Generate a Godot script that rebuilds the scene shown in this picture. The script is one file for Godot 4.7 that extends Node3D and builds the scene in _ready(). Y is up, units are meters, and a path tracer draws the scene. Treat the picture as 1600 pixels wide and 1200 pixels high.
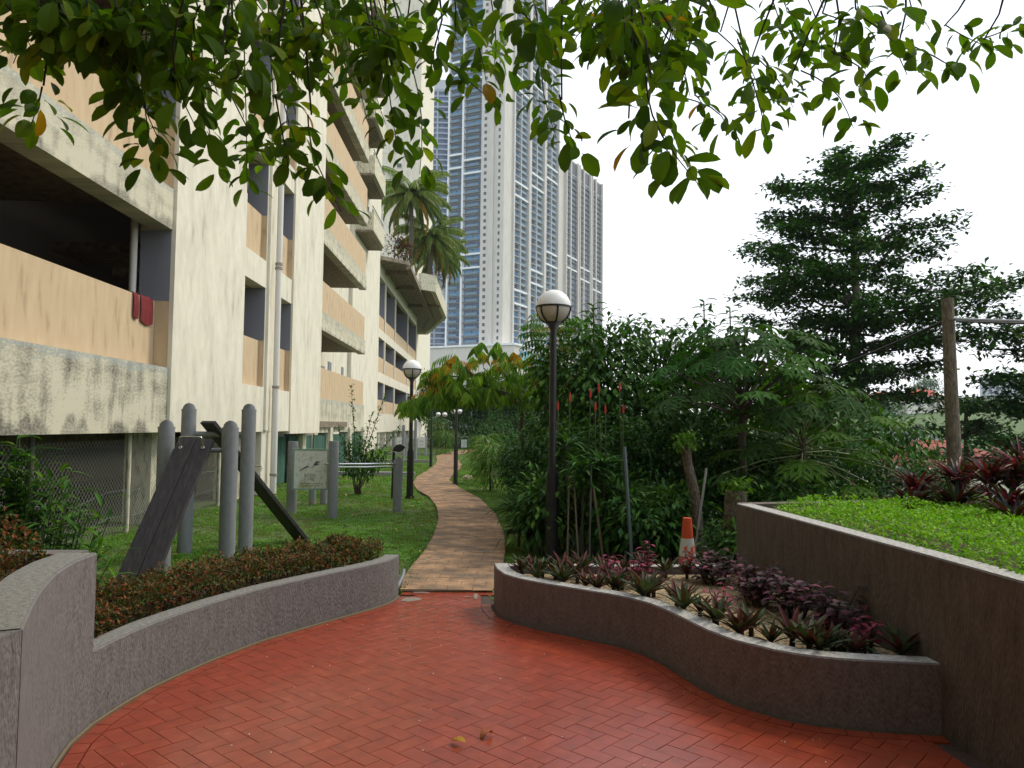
extends Node3D
# A garden walk between a multi-storey car park block and a planted slope, with towers behind.

var rng := RandomNumberGenerator.new()
var used := {}
var mats := {}
var boxes := {}

# ---------------------------------------------------------------- mesh collector
class MB:
	var v := PackedVector3Array()
	var n := PackedVector3Array()
	var c := PackedColorArray()
	var uv := PackedVector2Array()
	var has_uv := false
	func tri(a: Vector3, b: Vector3, d: Vector3, col: Color) -> void:
		var m := (d - a).cross(b - a).normalized()
		v.append(a); v.append(b); v.append(d)
		n.append(m); n.append(m); n.append(m)
		c.append(col); c.append(col); c.append(col)
	func quad(a: Vector3, b: Vector3, d: Vector3, e: Vector3, col: Color) -> void:
		tri(a, b, d, col); tri(a, d, e, col)
	func sv(p: Vector3, m: Vector3, col: Color) -> void:
		v.append(p); n.append(m); c.append(col)
	func box(lo: Vector3, hi: Vector3, col := Color.WHITE, t := Transform3D()) -> void:
		var p: Array[Vector3] = []
		for i in 8:
			p.append(t * Vector3(hi.x if i & 1 else lo.x, hi.y if i & 2 else lo.y, hi.z if i & 4 else lo.z))
		quad(p[0], p[2], p[3], p[1], col); quad(p[4], p[5], p[7], p[6], col)
		quad(p[0], p[4], p[6], p[2], col); quad(p[1], p[3], p[7], p[5], col)
		quad(p[2], p[6], p[7], p[3], col); quad(p[0], p[1], p[5], p[4], col)
	# a slab with chamfered top edges (bricks, caps)
	func cham(lo: Vector3, hi: Vector3, ch: float, col := Color.WHITE, t := Transform3D()) -> void:
		var b := [Vector3(lo.x, lo.y, lo.z), Vector3(hi.x, lo.y, lo.z), Vector3(hi.x, lo.y, hi.z), Vector3(lo.x, lo.y, hi.z)]
		var y := hi.y - ch
		var m := []
		var u := []
		for q in b:
			m.append(Vector3(q.x, y, q.z))
			u.append(Vector3(clampf(q.x, lo.x + ch, hi.x - ch), hi.y, clampf(q.z, lo.z + ch, hi.z - ch)))
		for i in 4:
			var j := (i + 1) % 4
			quad(t * b[i], t * m[i], t * m[j], t * b[j], col)
			quad(t * m[i], t * u[i], t * u[j], t * m[j], col)
		quad(t * u[0], t * u[3], t * u[2], t * u[1], col)
	func tube(pts: Array, radii: Array, sides := 8, col := Color.WHITE, cap := true) -> void:
		var rings := []
		var side := Vector3.UP
		for i in pts.size():
			var d: Vector3 = (pts[mini(i + 1, pts.size() - 1)] - pts[maxi(i - 1, 0)]).normalized()
			if i == 0:
				side = d.cross(Vector3(0.3, 0.2, 1) if absf(d.z) < 0.8 else Vector3.RIGHT).normalized()
			side = (side - d * side.dot(d)).normalized()
			var up := d.cross(side)
			var ring := []
			for k in sides:
				var a := TAU * k / sides
				ring.append(side * cos(a) + up * sin(a))
			rings.append(ring)
		for i in pts.size() - 1:
			for k in sides:
				var l := (k + 1) % sides
				var a0: Vector3 = rings[i][k]; var a1: Vector3 = rings[i][l]
				var b0: Vector3 = rings[i + 1][k]; var b1: Vector3 = rings[i + 1][l]
				var p0: Vector3 = pts[i] + a0 * radii[i]; var p1: Vector3 = pts[i] + a1 * radii[i]
				var q0: Vector3 = pts[i + 1] + b0 * radii[i + 1]; var q1: Vector3 = pts[i + 1] + b1 * radii[i + 1]
				sv(p0, a0, col); sv(q0, b0, col); sv(q1, b1, col)
				sv(p0, a0, col); sv(q1, b1, col); sv(p1, a1, col)
		if cap:
			for e in [0, pts.size() - 1]:
				for k in range(1, sides - 1):
					var o: Vector3 = pts[e]
					var r: float = radii[e]
					if e == 0:
						tri(o + rings[e][0] * r, o + rings[e][k] * r, o + rings[e][k + 1] * r, col)
					else:
						tri(o + rings[e][0] * r, o + rings[e][k + 1] * r, o + rings[e][k] * r, col)
	# a blade: base, direction, the side its face looks to, length, width, colour, rows, droop (radians), fold
	func leaf(p: Vector3, d: Vector3, up: Vector3, ln: float, w: float, col: Color, rows := 2, droop := 0.0, fold := 0.15, peak := 0.45) -> void:
		d = d.normalized()
		var s := d.cross(up)
		s = s.normalized() if s.length() > 0.01 else d.cross(Vector3.RIGHT).normalized()
		var u := s.cross(d)
		var mid := [p]
		var lf := [p]
		var rt := [p]
		var dir := d
		for i in range(1, rows + 1):
			var t := float(i) / rows
			dir = d.rotated(s, -droop * (t - 0.5 / rows))
			mid.append(mid[i - 1] + dir * (ln / rows))
			var k := t / peak if t < peak else (1.0 - t) / (1.0 - peak)
			k = sqrt(clampf(k, 0.0, 1.0)) if i < rows else 0.0
			var uu := s.cross(dir)
			lf.append(mid[i] - s * (w * 0.5 * k) + uu * (fold * w * k))
			rt.append(mid[i] + s * (w * 0.5 * k) + uu * (fold * w * k))
		for i in rows:
			if i == 0:
				tri(mid[0], lf[1], mid[1], col); tri(mid[0], mid[1], rt[1], col)
			elif i == rows - 1:
				tri(mid[i], lf[i], mid[i + 1], col); tri(mid[i], mid[i + 1], rt[i], col)
			else:
				quad(mid[i], lf[i], lf[i + 1], mid[i + 1], col); quad(mid[i], mid[i + 1], rt[i + 1], rt[i], col)
	# a plain two-triangle leaf for far crowns
	func chip(p: Vector3, d: Vector3, s: Vector3, ln: float, w: float, col: Color) -> void:
		var q := p + d * ln
		var m := p + d * (ln * 0.45)
		tri(p, m - s * (w * 0.5), q, col); tri(p, q, m + s * (w * 0.5), col)
	func mesh(t := Transform3D()) -> ArrayMesh:
		var a := []
		a.resize(Mesh.ARRAY_MAX)
		a[Mesh.ARRAY_VERTEX] = v
		a[Mesh.ARRAY_NORMAL] = n
		a[Mesh.ARRAY_COLOR] = c
		if has_uv:
			a[Mesh.ARRAY_TEX_UV] = uv
		var m := ArrayMesh.new()
		m.add_surface_from_arrays(Mesh.PRIMITIVE_TRIANGLES, a)
		return m

# ---------------------------------------------------------------- node helpers
func numbered(called: String) -> String:
	used[called] = used.get(called, -1) + 1
	return called if used[called] == 0 else "%s_%03d" % [called, used[called]]

func thing(called: String, label: String, category: String, at := Vector3.ZERO, turn := 0.0, group := "") -> Node3D:
	var o := Node3D.new()
	o.name = numbered(called)
	add_child(o)
	o.position = at
	o.rotation.y = turn
	return tag(o, label, category, group)

func tag(o: Node3D, label: String, category: String, group := "") -> Node3D:
	o.set_meta("label", label)
	o.set_meta("category", category)
	if group: o.set_meta("group", group)
	return o

func setting(called: String) -> Node3D:
	var o := Node3D.new()
	o.name = called
	add_child(o)
	o.set_meta("kind", "structure")
	return o

func part(parent: Node3D, called: String, m: Mesh, mat: Material, at := Transform3D()) -> MeshInstance3D:
	var o := MeshInstance3D.new()
	o.mesh = m
	o.material_override = mat
	o.name = numbered(called) if parent == self else called
	parent.add_child(o, true)
	o.transform = at
	return o

func bx(parent: Node3D, called: String, x0: float, x1: float, y0: float, y1: float, z0: float, z1: float, mat: Material) -> MeshInstance3D:
	var size := Vector3(absf(x1 - x0), absf(y1 - y0), absf(z1 - z0)).snappedf(0.0001)
	if not boxes.has(size):
		boxes[size] = BoxMesh.new()
		boxes[size].size = size
	var b: BoxMesh = boxes[size]
	return part(parent, called, b, mat, Transform3D(Basis(), Vector3((x0 + x1) / 2, (y0 + y1) / 2, (z0 + z1) / 2)))

func copy(o: Node3D, called: String, at: Vector3, turn := 0.0, size := 1.0, label := "") -> Node3D:
	var r: Node3D = o.duplicate()
	r.name = numbered(called)
	add_child(r)
	r.transform = Transform3D(Basis(Vector3.UP, turn).scaled(Vector3.ONE * size), at)
	if label: r.set_meta("label", label)
	return r

# ---------------------------------------------------------------- materials (linear base colours)
func lin(r: float, g: float, b: float) -> Color:
	return Color(r, g, b).linear_to_srgb()

func mat(r: float, g: float, b: float, rough := 0.8, metal := 0.0) -> StandardMaterial3D:
	var key := "%s %s %s %s %s" % [r, g, b, rough, metal]
	if not mats.has(key):
		var m := StandardMaterial3D.new()
		m.albedo_color = lin(r, g, b)
		m.roughness = rough
		m.metallic = metal
		mats[key] = m
	return mats[key]

func noise(s: int, freq: float, oct := 4, kind := FastNoiseLite.TYPE_SIMPLEX_SMOOTH) -> FastNoiseLite:
	var f := FastNoiseLite.new()
	f.seed = s
	f.frequency = freq
	f.fractal_octaves = oct
	f.noise_type = kind
	return f

func ramp(stops: Array) -> Gradient:   # [[t, r, g, b] ...] linear colours
	var g := Gradient.new()
	var off := PackedFloat32Array()
	var col := PackedColorArray()
	for s in stops:
		off.append(s[0])
		col.append(lin(s[1], s[2], s[3]))
	g.offsets = off
	g.colors = col
	return g

func ntex(s: int, freq: float, stops: Array, size := 512, oct := 5, kind := FastNoiseLite.TYPE_SIMPLEX_SMOOTH) -> NoiseTexture2D:
	var t := NoiseTexture2D.new()
	t.width = size
	t.height = size
	t.seamless = true
	t.noise = noise(s, freq, oct, kind)
	t.color_ramp = ramp(stops)
	return t

func bump(s: int, freq: float, strength := 4.0, size := 512, oct := 4) -> NoiseTexture2D:
	var t := NoiseTexture2D.new()
	t.width = size
	t.height = size
	t.seamless = true
	t.as_normal_map = true
	t.bump_strength = strength
	t.noise = noise(s, freq, oct)
	return t

func grained(tex: Texture2D, scale: Vector3, rough: float, nrm: Texture2D = null, depth := 1.0) -> StandardMaterial3D:
	var m := StandardMaterial3D.new()
	m.albedo_texture = tex
	m.roughness = rough
	m.uv1_triplanar = true
	m.uv1_world_triplanar = true
	m.uv1_scale = scale
	if nrm:
		m.normal_enabled = true
		m.normal_texture = nrm
		m.normal_scale = depth
	return m

func leafy(rough := 0.5, back := 0.35) -> StandardMaterial3D:
	var key := "leaf %s %s" % [rough, back]
	if not mats.has(key):
		var m := StandardMaterial3D.new()
		m.vertex_color_use_as_albedo = true
		m.roughness = rough
		m.metallic_specular = 0.22
		m.cull_mode = BaseMaterial3D.CULL_DISABLED
		if back > 0:
			m.backlight_enabled = true
			var b := minf(back * 2.0, 1.0)   # half of this share of the light passes through the leaf
			m.backlight = Color(b * 0.85, b, b * 0.2).linear_to_srgb()
		mats[key] = m
	return mats[key]

func tinted(rough := 0.8, nrm: Texture2D = null) -> StandardMaterial3D:
	var m := StandardMaterial3D.new()
	m.vertex_color_use_as_albedo = true
	m.roughness = rough
	if nrm:
		m.normal_enabled = true
		m.normal_texture = nrm
		m.uv1_triplanar = true
		m.uv1_world_triplanar = true
	return m

func vary(c: Color, amount := 0.25) -> Color:
	var k := 1.0 + rng.randf_range(-amount, amount)
	return Color(c.r * k * rng.randf_range(0.85, 1.15), c.g * k, c.b * k * rng.randf_range(0.85, 1.15))

func rdir(down := 0.0) -> Vector3:
	var a := rng.randf() * TAU
	var y := rng.randf_range(-1, 1)
	var r := sqrt(1 - y * y)
	return Vector3(r * cos(a), y - down, r * sin(a)).normalized()

func height(x: float, z: float) -> float:
	var h := -3.6 * smoothstep(5.5, 15.0, x) * smoothstep(7.0, 18.0, -z) * (1.0 - smoothstep(90.0, 200.0, -z))
	h += 13.0 * smoothstep(60.0, 150.0, x) * smoothstep(120.0, 260.0, -z)
	return h

func poly_mesh(poly: PackedVector2Array, y: float, col := Color.WHITE) -> ArrayMesh:
	var mb := MB.new()
	var t := Geometry2D.triangulate_polygon(poly)
	for i in range(0, t.size(), 3):
		var a := Vector3(poly[t[i]].x, y, poly[t[i]].y)
		var b := Vector3(poly[t[i + 1]].x, y, poly[t[i + 1]].y)
		var d := Vector3(poly[t[i + 2]].x, y, poly[t[i + 2]].y)
		if (d - a).cross(b - a).y < 0: mb.tri(a, d, b, col)
		else: mb.tri(a, b, d, col)
	return mb.mesh()

# an upright prism of a plan polygon
func prism(mb: MB, poly: PackedVector2Array, y0: float, y1: float, col := Color.WHITE, ch := 0.0) -> void:
	if Geometry2D.is_polygon_clockwise(poly): poly.reverse()
	var top := poly
	if ch > 0:
		var q := Geometry2D.offset_polygon(poly, -ch)
		if q.size() == 1 and q[0].size() == poly.size():
			top = PackedVector2Array()
			for p in poly:   # match corners by nearness
				var best: Vector2 = q[0][0]
				for k in q[0]:
					if k.distance_squared_to(p) < best.distance_squared_to(p): best = k
				top.append(best)
		else:
			ch = 0.0
	var n := poly.size()
	for i in n:
		var a := poly[i]; var b := poly[(i + 1) % n]
		mb.quad(Vector3(a.x, y0, a.y), Vector3(b.x, y0, b.y), Vector3(b.x, y1 - ch, b.y), Vector3(a.x, y1 - ch, a.y), col)
		if ch > 0:
			var c := top[i]; var d := top[(i + 1) % n]
			mb.quad(Vector3(a.x, y1 - ch, a.y), Vector3(b.x, y1 - ch, b.y), Vector3(d.x, y1, d.y), Vector3(c.x, y1, c.y), col)
	for q in [[y1, 1.0, top], [y0, -1.0, poly]]:
		var pl: PackedVector2Array = q[2]
		var t := Geometry2D.triangulate_polygon(pl)
		for i in range(0, t.size(), 3):
			var a := Vector3(pl[t[i]].x, q[0], pl[t[i]].y)
			var b := Vector3(pl[t[i + 1]].x, q[0], pl[t[i + 1]].y)
			var d := Vector3(pl[t[i + 2]].x, q[0], pl[t[i + 2]].y)
			if (d - a).cross(b - a).y * q[1] < 0: mb.tri(a, d, b, col)
			else: mb.tri(a, b, d, col)

func smooth_line(pts: Array, step := 0.12) -> PackedVector2Array:
	var c := Curve2D.new()
	for i in pts.size():
		var p: Vector2 = pts[i]
		var t := Vector2.ZERO
		if i > 0 and i < pts.size() - 1:
			t = (pts[i + 1] - pts[i - 1]) * 0.17
		c.add_point(p, -t, t)
	var out := PackedVector2Array()
	var n := maxi(2, int(c.get_baked_length() / step))
	for i in n + 1:
		out.append(c.sample_baked(c.get_baked_length() * i / n))
	return out

func v2(a: Array) -> Array:
	var o := []
	for p in a: o.append(Vector2(p[0], p[1]))
	return o

# the line moved sideways by d (to the left of its run when d > 0, seen from above with z down)
func beside(line: PackedVector2Array, d: float) -> PackedVector2Array:
	var o := PackedVector2Array()
	for i in line.size():
		var t := (line[mini(i + 1, line.size() - 1)] - line[maxi(i - 1, 0)]).normalized()
		o.append(line[i] + Vector2(t.y, -t.x) * d)
	return o

# a wall of constant thickness along a plan line; the face to the right of the run (d < 0 side is inside)
func curved_wall(line: PackedVector2Array, thick: float, y0: float, y1: float) -> MB:
	var mb := MB.new()
	var inner := beside(line, thick)
	var ch := 0.008
	var lo := beside(line, ch)
	var ri := beside(line, thick - ch)
	var n := line.size()
	var P := func(p: Vector2, y: float) -> Vector3: return Vector3(p.x, y, p.y)
	for i in n - 1:
		var tn := func(k: int) -> Vector3:
			var t := (line[mini(k + 1, n - 1)] - line[maxi(k - 1, 0)]).normalized()
			return Vector3(-t.y, 0, t.x)
		var n0: Vector3 = tn.call(i); var n1: Vector3 = tn.call(i + 1)
		for r in [[line, y0, line, y1 - ch, n0, n1], [inner, y0, inner, y1 - ch, -n0, -n1]]:
			var a: Vector3 = P.call(r[0][i], r[1]); var b: Vector3 = P.call(r[0][i + 1], r[1])
			var c: Vector3 = P.call(r[2][i], r[3]); var d: Vector3 = P.call(r[2][i + 1], r[3])
			mb.sv(a, r[4], Color.WHITE); mb.sv(c, r[4], Color.WHITE); mb.sv(d, r[5], Color.WHITE)
			mb.sv(a, r[4], Color.WHITE); mb.sv(d, r[5], Color.WHITE); mb.sv(b, r[5], Color.WHITE)
		mb.quad(P.call(line[i], y1 - ch), P.call(lo[i], y1), P.call(lo[i + 1], y1), P.call(line[i + 1], y1 - ch), Color.WHITE)
		mb.quad(P.call(inner[i], y1 - ch), P.call(inner[i + 1], y1 - ch), P.call(ri[i + 1], y1), P.call(ri[i], y1), Color.WHITE)
	for e in [0, n - 1]:
		mb.quad(P.call(line[e], y0), P.call(line[e], y1 - ch), P.call(inner[e], y1 - ch), P.call(inner[e], y0), Color.WHITE)
	return mb

func wall_top(line: PackedVector2Array, thick: float, y: float) -> MB:   # the paler coping sheet
	var mb := MB.new()
	var a := beside(line, 0.008)
	var b := beside(line, thick - 0.008)
	for i in line.size() - 1:
		mb.quad(Vector3(a[i].x, y, a[i].y), Vector3(b[i].x, y, b[i].y), Vector3(b[i + 1].x, y, b[i + 1].y), Vector3(a[i + 1].x, y, a[i + 1].y), Color.WHITE)
	return mb

var cam: Camera3D
var path_poly: PackedVector2Array
var plaza_poly: PackedVector2Array
var left_line: PackedVector2Array
var tall_left: PackedVector2Array
var right_line: PackedVector2Array
var tall_right: PackedVector2Array

func seen_at(p: Vector3, margin := 0.02) -> bool:
	var q: Vector3 = cam.transform.affine_inverse() * p
	if q.z > -0.2: return false
	return absf(q.x / -q.z) < 0.6667 + margin and absf(q.y / -q.z) < 0.5 + margin

func _ready() -> void:
	rng.seed = 20240
	cam = Camera3D.new()
	cam.fov = 53.13
	cam.near = 0.05
	cam.far = 3000.0
	cam.transform = Transform3D(Basis(Vector3.UP, deg_to_rad(-1.67)) * Basis(Vector3.RIGHT, deg_to_rad(3.15)) * Basis(Vector3.BACK, deg_to_rad(0.6)), Vector3(0, 1.6, 0))
	add_child(cam)
	cam.current = true
	var env := Environment.new()
	env.background_mode = Environment.BG_SKY
	var sm := ProceduralSkyMaterial.new()
	sm.sky_top_color = Color(0.90, 0.94, 1.0)
	sm.sky_horizon_color = Color(1.0, 1.0, 1.0)
	sm.sky_curve = 0.25
	sm.ground_horizon_color = Color(0.62, 0.63, 0.62)
	sm.ground_bottom_color = Color(0.30, 0.30, 0.27)
	sm.sun_angle_max = 0.0
	sm.energy_multiplier = 1.0
	var sky := Sky.new()
	sky.sky_material = sm
	env.sky = sky
	env.tonemap_mode = Environment.TONE_MAPPER_LINEAR
	env.tonemap_exposure = 1.7
	env.sdfgi_enabled = true
	env.ssao_enabled = true
	env.ssil_enabled = true
	env.fog_enabled = true
	env.fog_density = 0.00028
	env.fog_light_color = Color(0.86, 0.9, 0.94)
	var we := WorldEnvironment.new()
	we.environment = env
	add_child(we)
	var sun := DirectionalLight3D.new()
	sun.name = "sun"
	sun.light_energy = 0.5
	sun.light_angular_distance = 14.0
	sun.light_color = Color(1.0, 0.95, 0.86)
	sun.shadow_enabled = true
	add_child(sun)
	sun.look_at_from_position(Vector3(62, 78, -40), Vector3.ZERO)

	ground()
	plaza()
	path()
	planters()
	rear_building()
	car_park()
	far_towers()
	equipment()
	lamps()
	small_things()
	lawn()
	beds()
	shrubs()
	trees()
	overhead_tree()
	far_side()

# ---------------------------------------------------------------- ground, plaza, path
func ground() -> void:
	var g := setting("ground")
	var xs := []
	var zs := []
	for k in [-900, -500, -250, -120, -60, -30, -15]: xs.append(float(k))
	for i in 31: xs.append(-8.0 + i)
	for k in [26, 30, 35, 42, 50, 60, 75, 90, 105, 120, 140, 170, 220, 400, 900]: xs.append(float(k))
	for k in [60, 20, 8, 2]: zs.append(float(k))
	for i in 34: zs.append(-1.0 - i)
	for k in [38, 45, 55, 70, 90, 110, 130, 150, 175, 200, 230, 260, 300, 400, 600, 1000]: zs.append(-float(k))
	var mb := MB.new()
	for i in xs.size() - 1:
		for j in zs.size() - 1:
			var p := func(a: int, b: int) -> Vector3: return Vector3(xs[a], height(xs[a], zs[b]) - 0.03, zs[b])
			mb.quad(p.call(i, j), p.call(i, j + 1), p.call(i + 1, j + 1), p.call(i + 1, j), Color.WHITE)
	var t := ntex(3, 0.02, [[0.0, 0.07, 0.06, 0.03], [0.4, 0.06, 0.10, 0.022], [0.65, 0.07, 0.13, 0.022], [1.0, 0.12, 0.13, 0.045]], 1024, 6)
	part(g, "earth", mb.mesh(), grained(t, Vector3(0.25, 0.25, 0.25), 0.95, bump(4, 0.05, 6.0), 1.0))

func left_curve() -> Array:
	return [[-2.09, -4.22], [-2.07, -4.5], [-2.03, -4.79], [-1.95, -5.07], [-1.85, -5.37], [-1.67, -5.8], [-1.5, -6.07], [-1.3, -6.38], [-1.06, -6.72], [-0.93, -6.93], [-0.85, -7.14], [-0.83, -7.31]]

func brick_mat(s: int, r: float, g: float, b: float) -> StandardMaterial3D:
	var m := grained(ntex(s, 0.012, [[0.0, r * 0.72, g * 0.9, b * 0.95], [0.35, r * 0.95, g, b], [0.75, r * 1.08, g * 1.12, b * 1.06], [1.0, r * 1.2, g * 1.7, b * 1.8]], 512, 6), Vector3(0.9, 0.9, 0.9), 0.26, bump(77, 0.05, 1.5), 0.10)
	m.metallic_specular = 0.45
	return m

func plaza() -> void:
	var o := setting("plaza")
	tall_left = smooth_line(v2([[-1.57, -2.69], [-1.72, -3.0], [-1.86, -3.31], [-1.99, -3.65], [-2.07, -3.95], [-2.09, -4.22]]))
	left_line = smooth_line(v2(left_curve()))
	right_line = smooth_line(v2([[0.06, -7.0], [0.07, -6.79], [0.14, -6.5], [0.26, -6.32], [0.42, -6.16], [0.71, -5.92], [0.98, -5.7], [1.14, -5.48], [1.24, -5.2], [1.30, -4.95], [1.36, -4.73], [1.45, -4.53], [1.64, -4.30], [1.82, -4.2], [2.0, -4.15], [2.41, -4.08]]))
	tall_right = smooth_line(v2([[2.25, -6.95], [2.31, -6.0], [2.36, -5.0], [2.41, -4.08], [2.42, -3.7], [2.47, -2.6], [2.5, -1.0], [2.5, 3.0]]))
	var poly := PackedVector2Array()
	poly.append(Vector2(-4.5, 3.0)); poly.append(Vector2(-4.5, -2.69))
	poly.append_array(tall_left)
	for i in range(1, left_line.size()): poly.append(left_line[i])
	poly.append(Vector2(-0.83, -7.5)); poly.append(Vector2(0.05, -7.5))
	poly.append_array(right_line)
	for p in tall_right:
		if p.y > -4.0: poly.append(p)
	plaza_poly = poly
	part(o, "mortar_bed", poly_mesh(poly, -0.012), grained(ntex(9, 0.05, [[0.0, 0.03, 0.018, 0.014], [1.0, 0.09, 0.05, 0.04]]), Vector3(1.5, 1.5, 1.5), 0.9))
	var kinds := [brick_mat(11, 0.25, 0.040, 0.018), brick_mat(12, 0.26, 0.041, 0.018), brick_mat(13, 0.24, 0.038, 0.018), brick_mat(14, 0.25, 0.044, 0.021)]
	var inner: PackedVector2Array = Geometry2D.offset_polygon(poly, -0.115)[0]
	# full bricks share one mesh; cut ones at the edge get their own
	var s := 0.1
	var full := MB.new()
	full.cham(Vector3(-0.0982, -0.011, -0.0482), Vector3(0.0982, 0.0, 0.0482), 0.0003)
	var full_mesh := full.mesh()
	var list := []
	for i in range(-75, 76):
		for j in range(-75, 76):
			var r := posmod(i - j, 4)
			if r != 0 and r != 3: continue
			var c := Vector2(i + 1.0, j + 0.5) * s if r == 0 else Vector2(i + 0.5, j + 1.0) * s
			var w := (c.rotated(-PI / 4 - 0.02)) + Vector2(-0.645, -4.21)
			if w.y > 1.5 or w.y < -7.6 or absf(w.x) > 4.5: continue
			var turn := -PI / 4 - 0.02 + (0.0 if r == 0 else PI / 2)
			var corners := PackedVector2Array()
			var inside := 0
			for q in [Vector2(-0.0985, -0.0485), Vector2(0.0985, -0.0485), Vector2(0.0985, 0.0485), Vector2(-0.0985, 0.0485)]:
				var k: Vector2 = w + q.rotated(turn)
				corners.append(k)
				if Geometry2D.is_point_in_polygon(k, inner): inside += 1
			if inside == 4:
				list.append([w, turn, null])
			elif inside > 0:
				for cut in Geometry2D.intersect_polygons(corners, inner):
					if cut.size() >= 3: list.append([w, turn, cut])
	# border course along the walls
	for run in [[tall_left, left_line, -1.0], [right_line, PackedVector2Array(), -1.0]]:
		var line: PackedVector2Array = run[0].duplicate()
		line.append_array(run[1].slice(1) if run[1].size() else run[1])
		var a := beside(line, -0.028)
		var b := beside(line, -0.108)
		for i in line.size() - 1:
			var e := 0.02
			var quad := PackedVector2Array([a[i].lerp(a[i + 1], e), a[i].lerp(a[i + 1], 1 - e), b[i].lerp(b[i + 1], 1 - e), b[i].lerp(b[i + 1], e)])
			list.append([(a[i] + b[i + 1]) / 2, 0.0, quad])
	var ex := -0.82
	while ex < 0.0:   # soldier course where the plaza meets the walk
		list.append([Vector2(ex + 0.05, -7.44), 0.0, PackedVector2Array([Vector2(ex + 0.002, -7.498), Vector2(ex + 0.098, -7.498), Vector2(ex + 0.098, -7.388), Vector2(ex + 0.002, -7.388)])])
		ex += 0.1
	list.sort_custom(func(a, b):
		var sa := seen_at(Vector3(a[0].x, 0, a[0].y)); var sb := seen_at(Vector3(b[0].x, 0, b[0].y))
		if sa != sb: return sa
		return a[0].length_squared() < b[0].length_squared())
	var rest := MB.new()
	var count := 0
	for it in list:
		var w: Vector2 = it[0]
		var lift := rng.randf_range(-0.0008, 0.0004)
		var tilt := Basis.from_euler(Vector3(rng.randf_range(-1, 1), 0, rng.randf_range(-1, 1)) * 0.0025)
		if it[2] == null:
			var tr := Transform3D(tilt * Basis(Vector3.UP, -it[1]), Vector3(w.x, lift, w.y))
			if count < 300:
				part(o, "brick", full_mesh, kinds[rng.randi() % 4], tr)
				count += 1
			else:
				rest.cham(Vector3(-0.0982, -0.011, -0.0482), Vector3(0.0982, 0.0, 0.0482), 0.0003, Color.WHITE, tr)
		else:
			var one := MB.new()
			if count < 300:
				prism(one, it[2], -0.011, lift)
				part(o, "brick", one.mesh(), kinds[rng.randi() % 4])
				count += 1
			else:
				prism(rest, it[2], -0.011, lift)
	part(o, "far_bricks", rest.mesh(), kinds[1]).set_meta("kind", "stuff")
	# broken mortar patches where the plaza meets the path
	for q in [[[-0.79, -7.12], [-0.72, -7.08], [-0.62, -7.14], [-0.60, -7.22], [-0.68, -7.27], [-0.76, -7.24]], [[-0.70, -7.46], [-0.58, -7.45], [-0.55, -7.48], [-0.62, -7.50], [-0.71, -7.49]], [[-0.12, -7.22], [-0.095, -7.2], [-0.085, -7.36], [-0.10, -7.44], [-0.13, -7.42]], [[-0.24, -7.29], [-0.12, -7.27], [-0.12, -7.285], [-0.2, -7.31]]]:
		var mb := MB.new()
		prism(mb, PackedVector2Array(v2(q)), -0.005, 0.004)
		part(o, "mortar_patch", mb.mesh(), grained(ntex(31, 0.06, [[0.0, 0.16, 0.07, 0.05], [0.45, 0.2, 0.16, 0.13], [1.0, 0.32, 0.29, 0.25]]), Vector3(5, 5, 5), 0.9))

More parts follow.
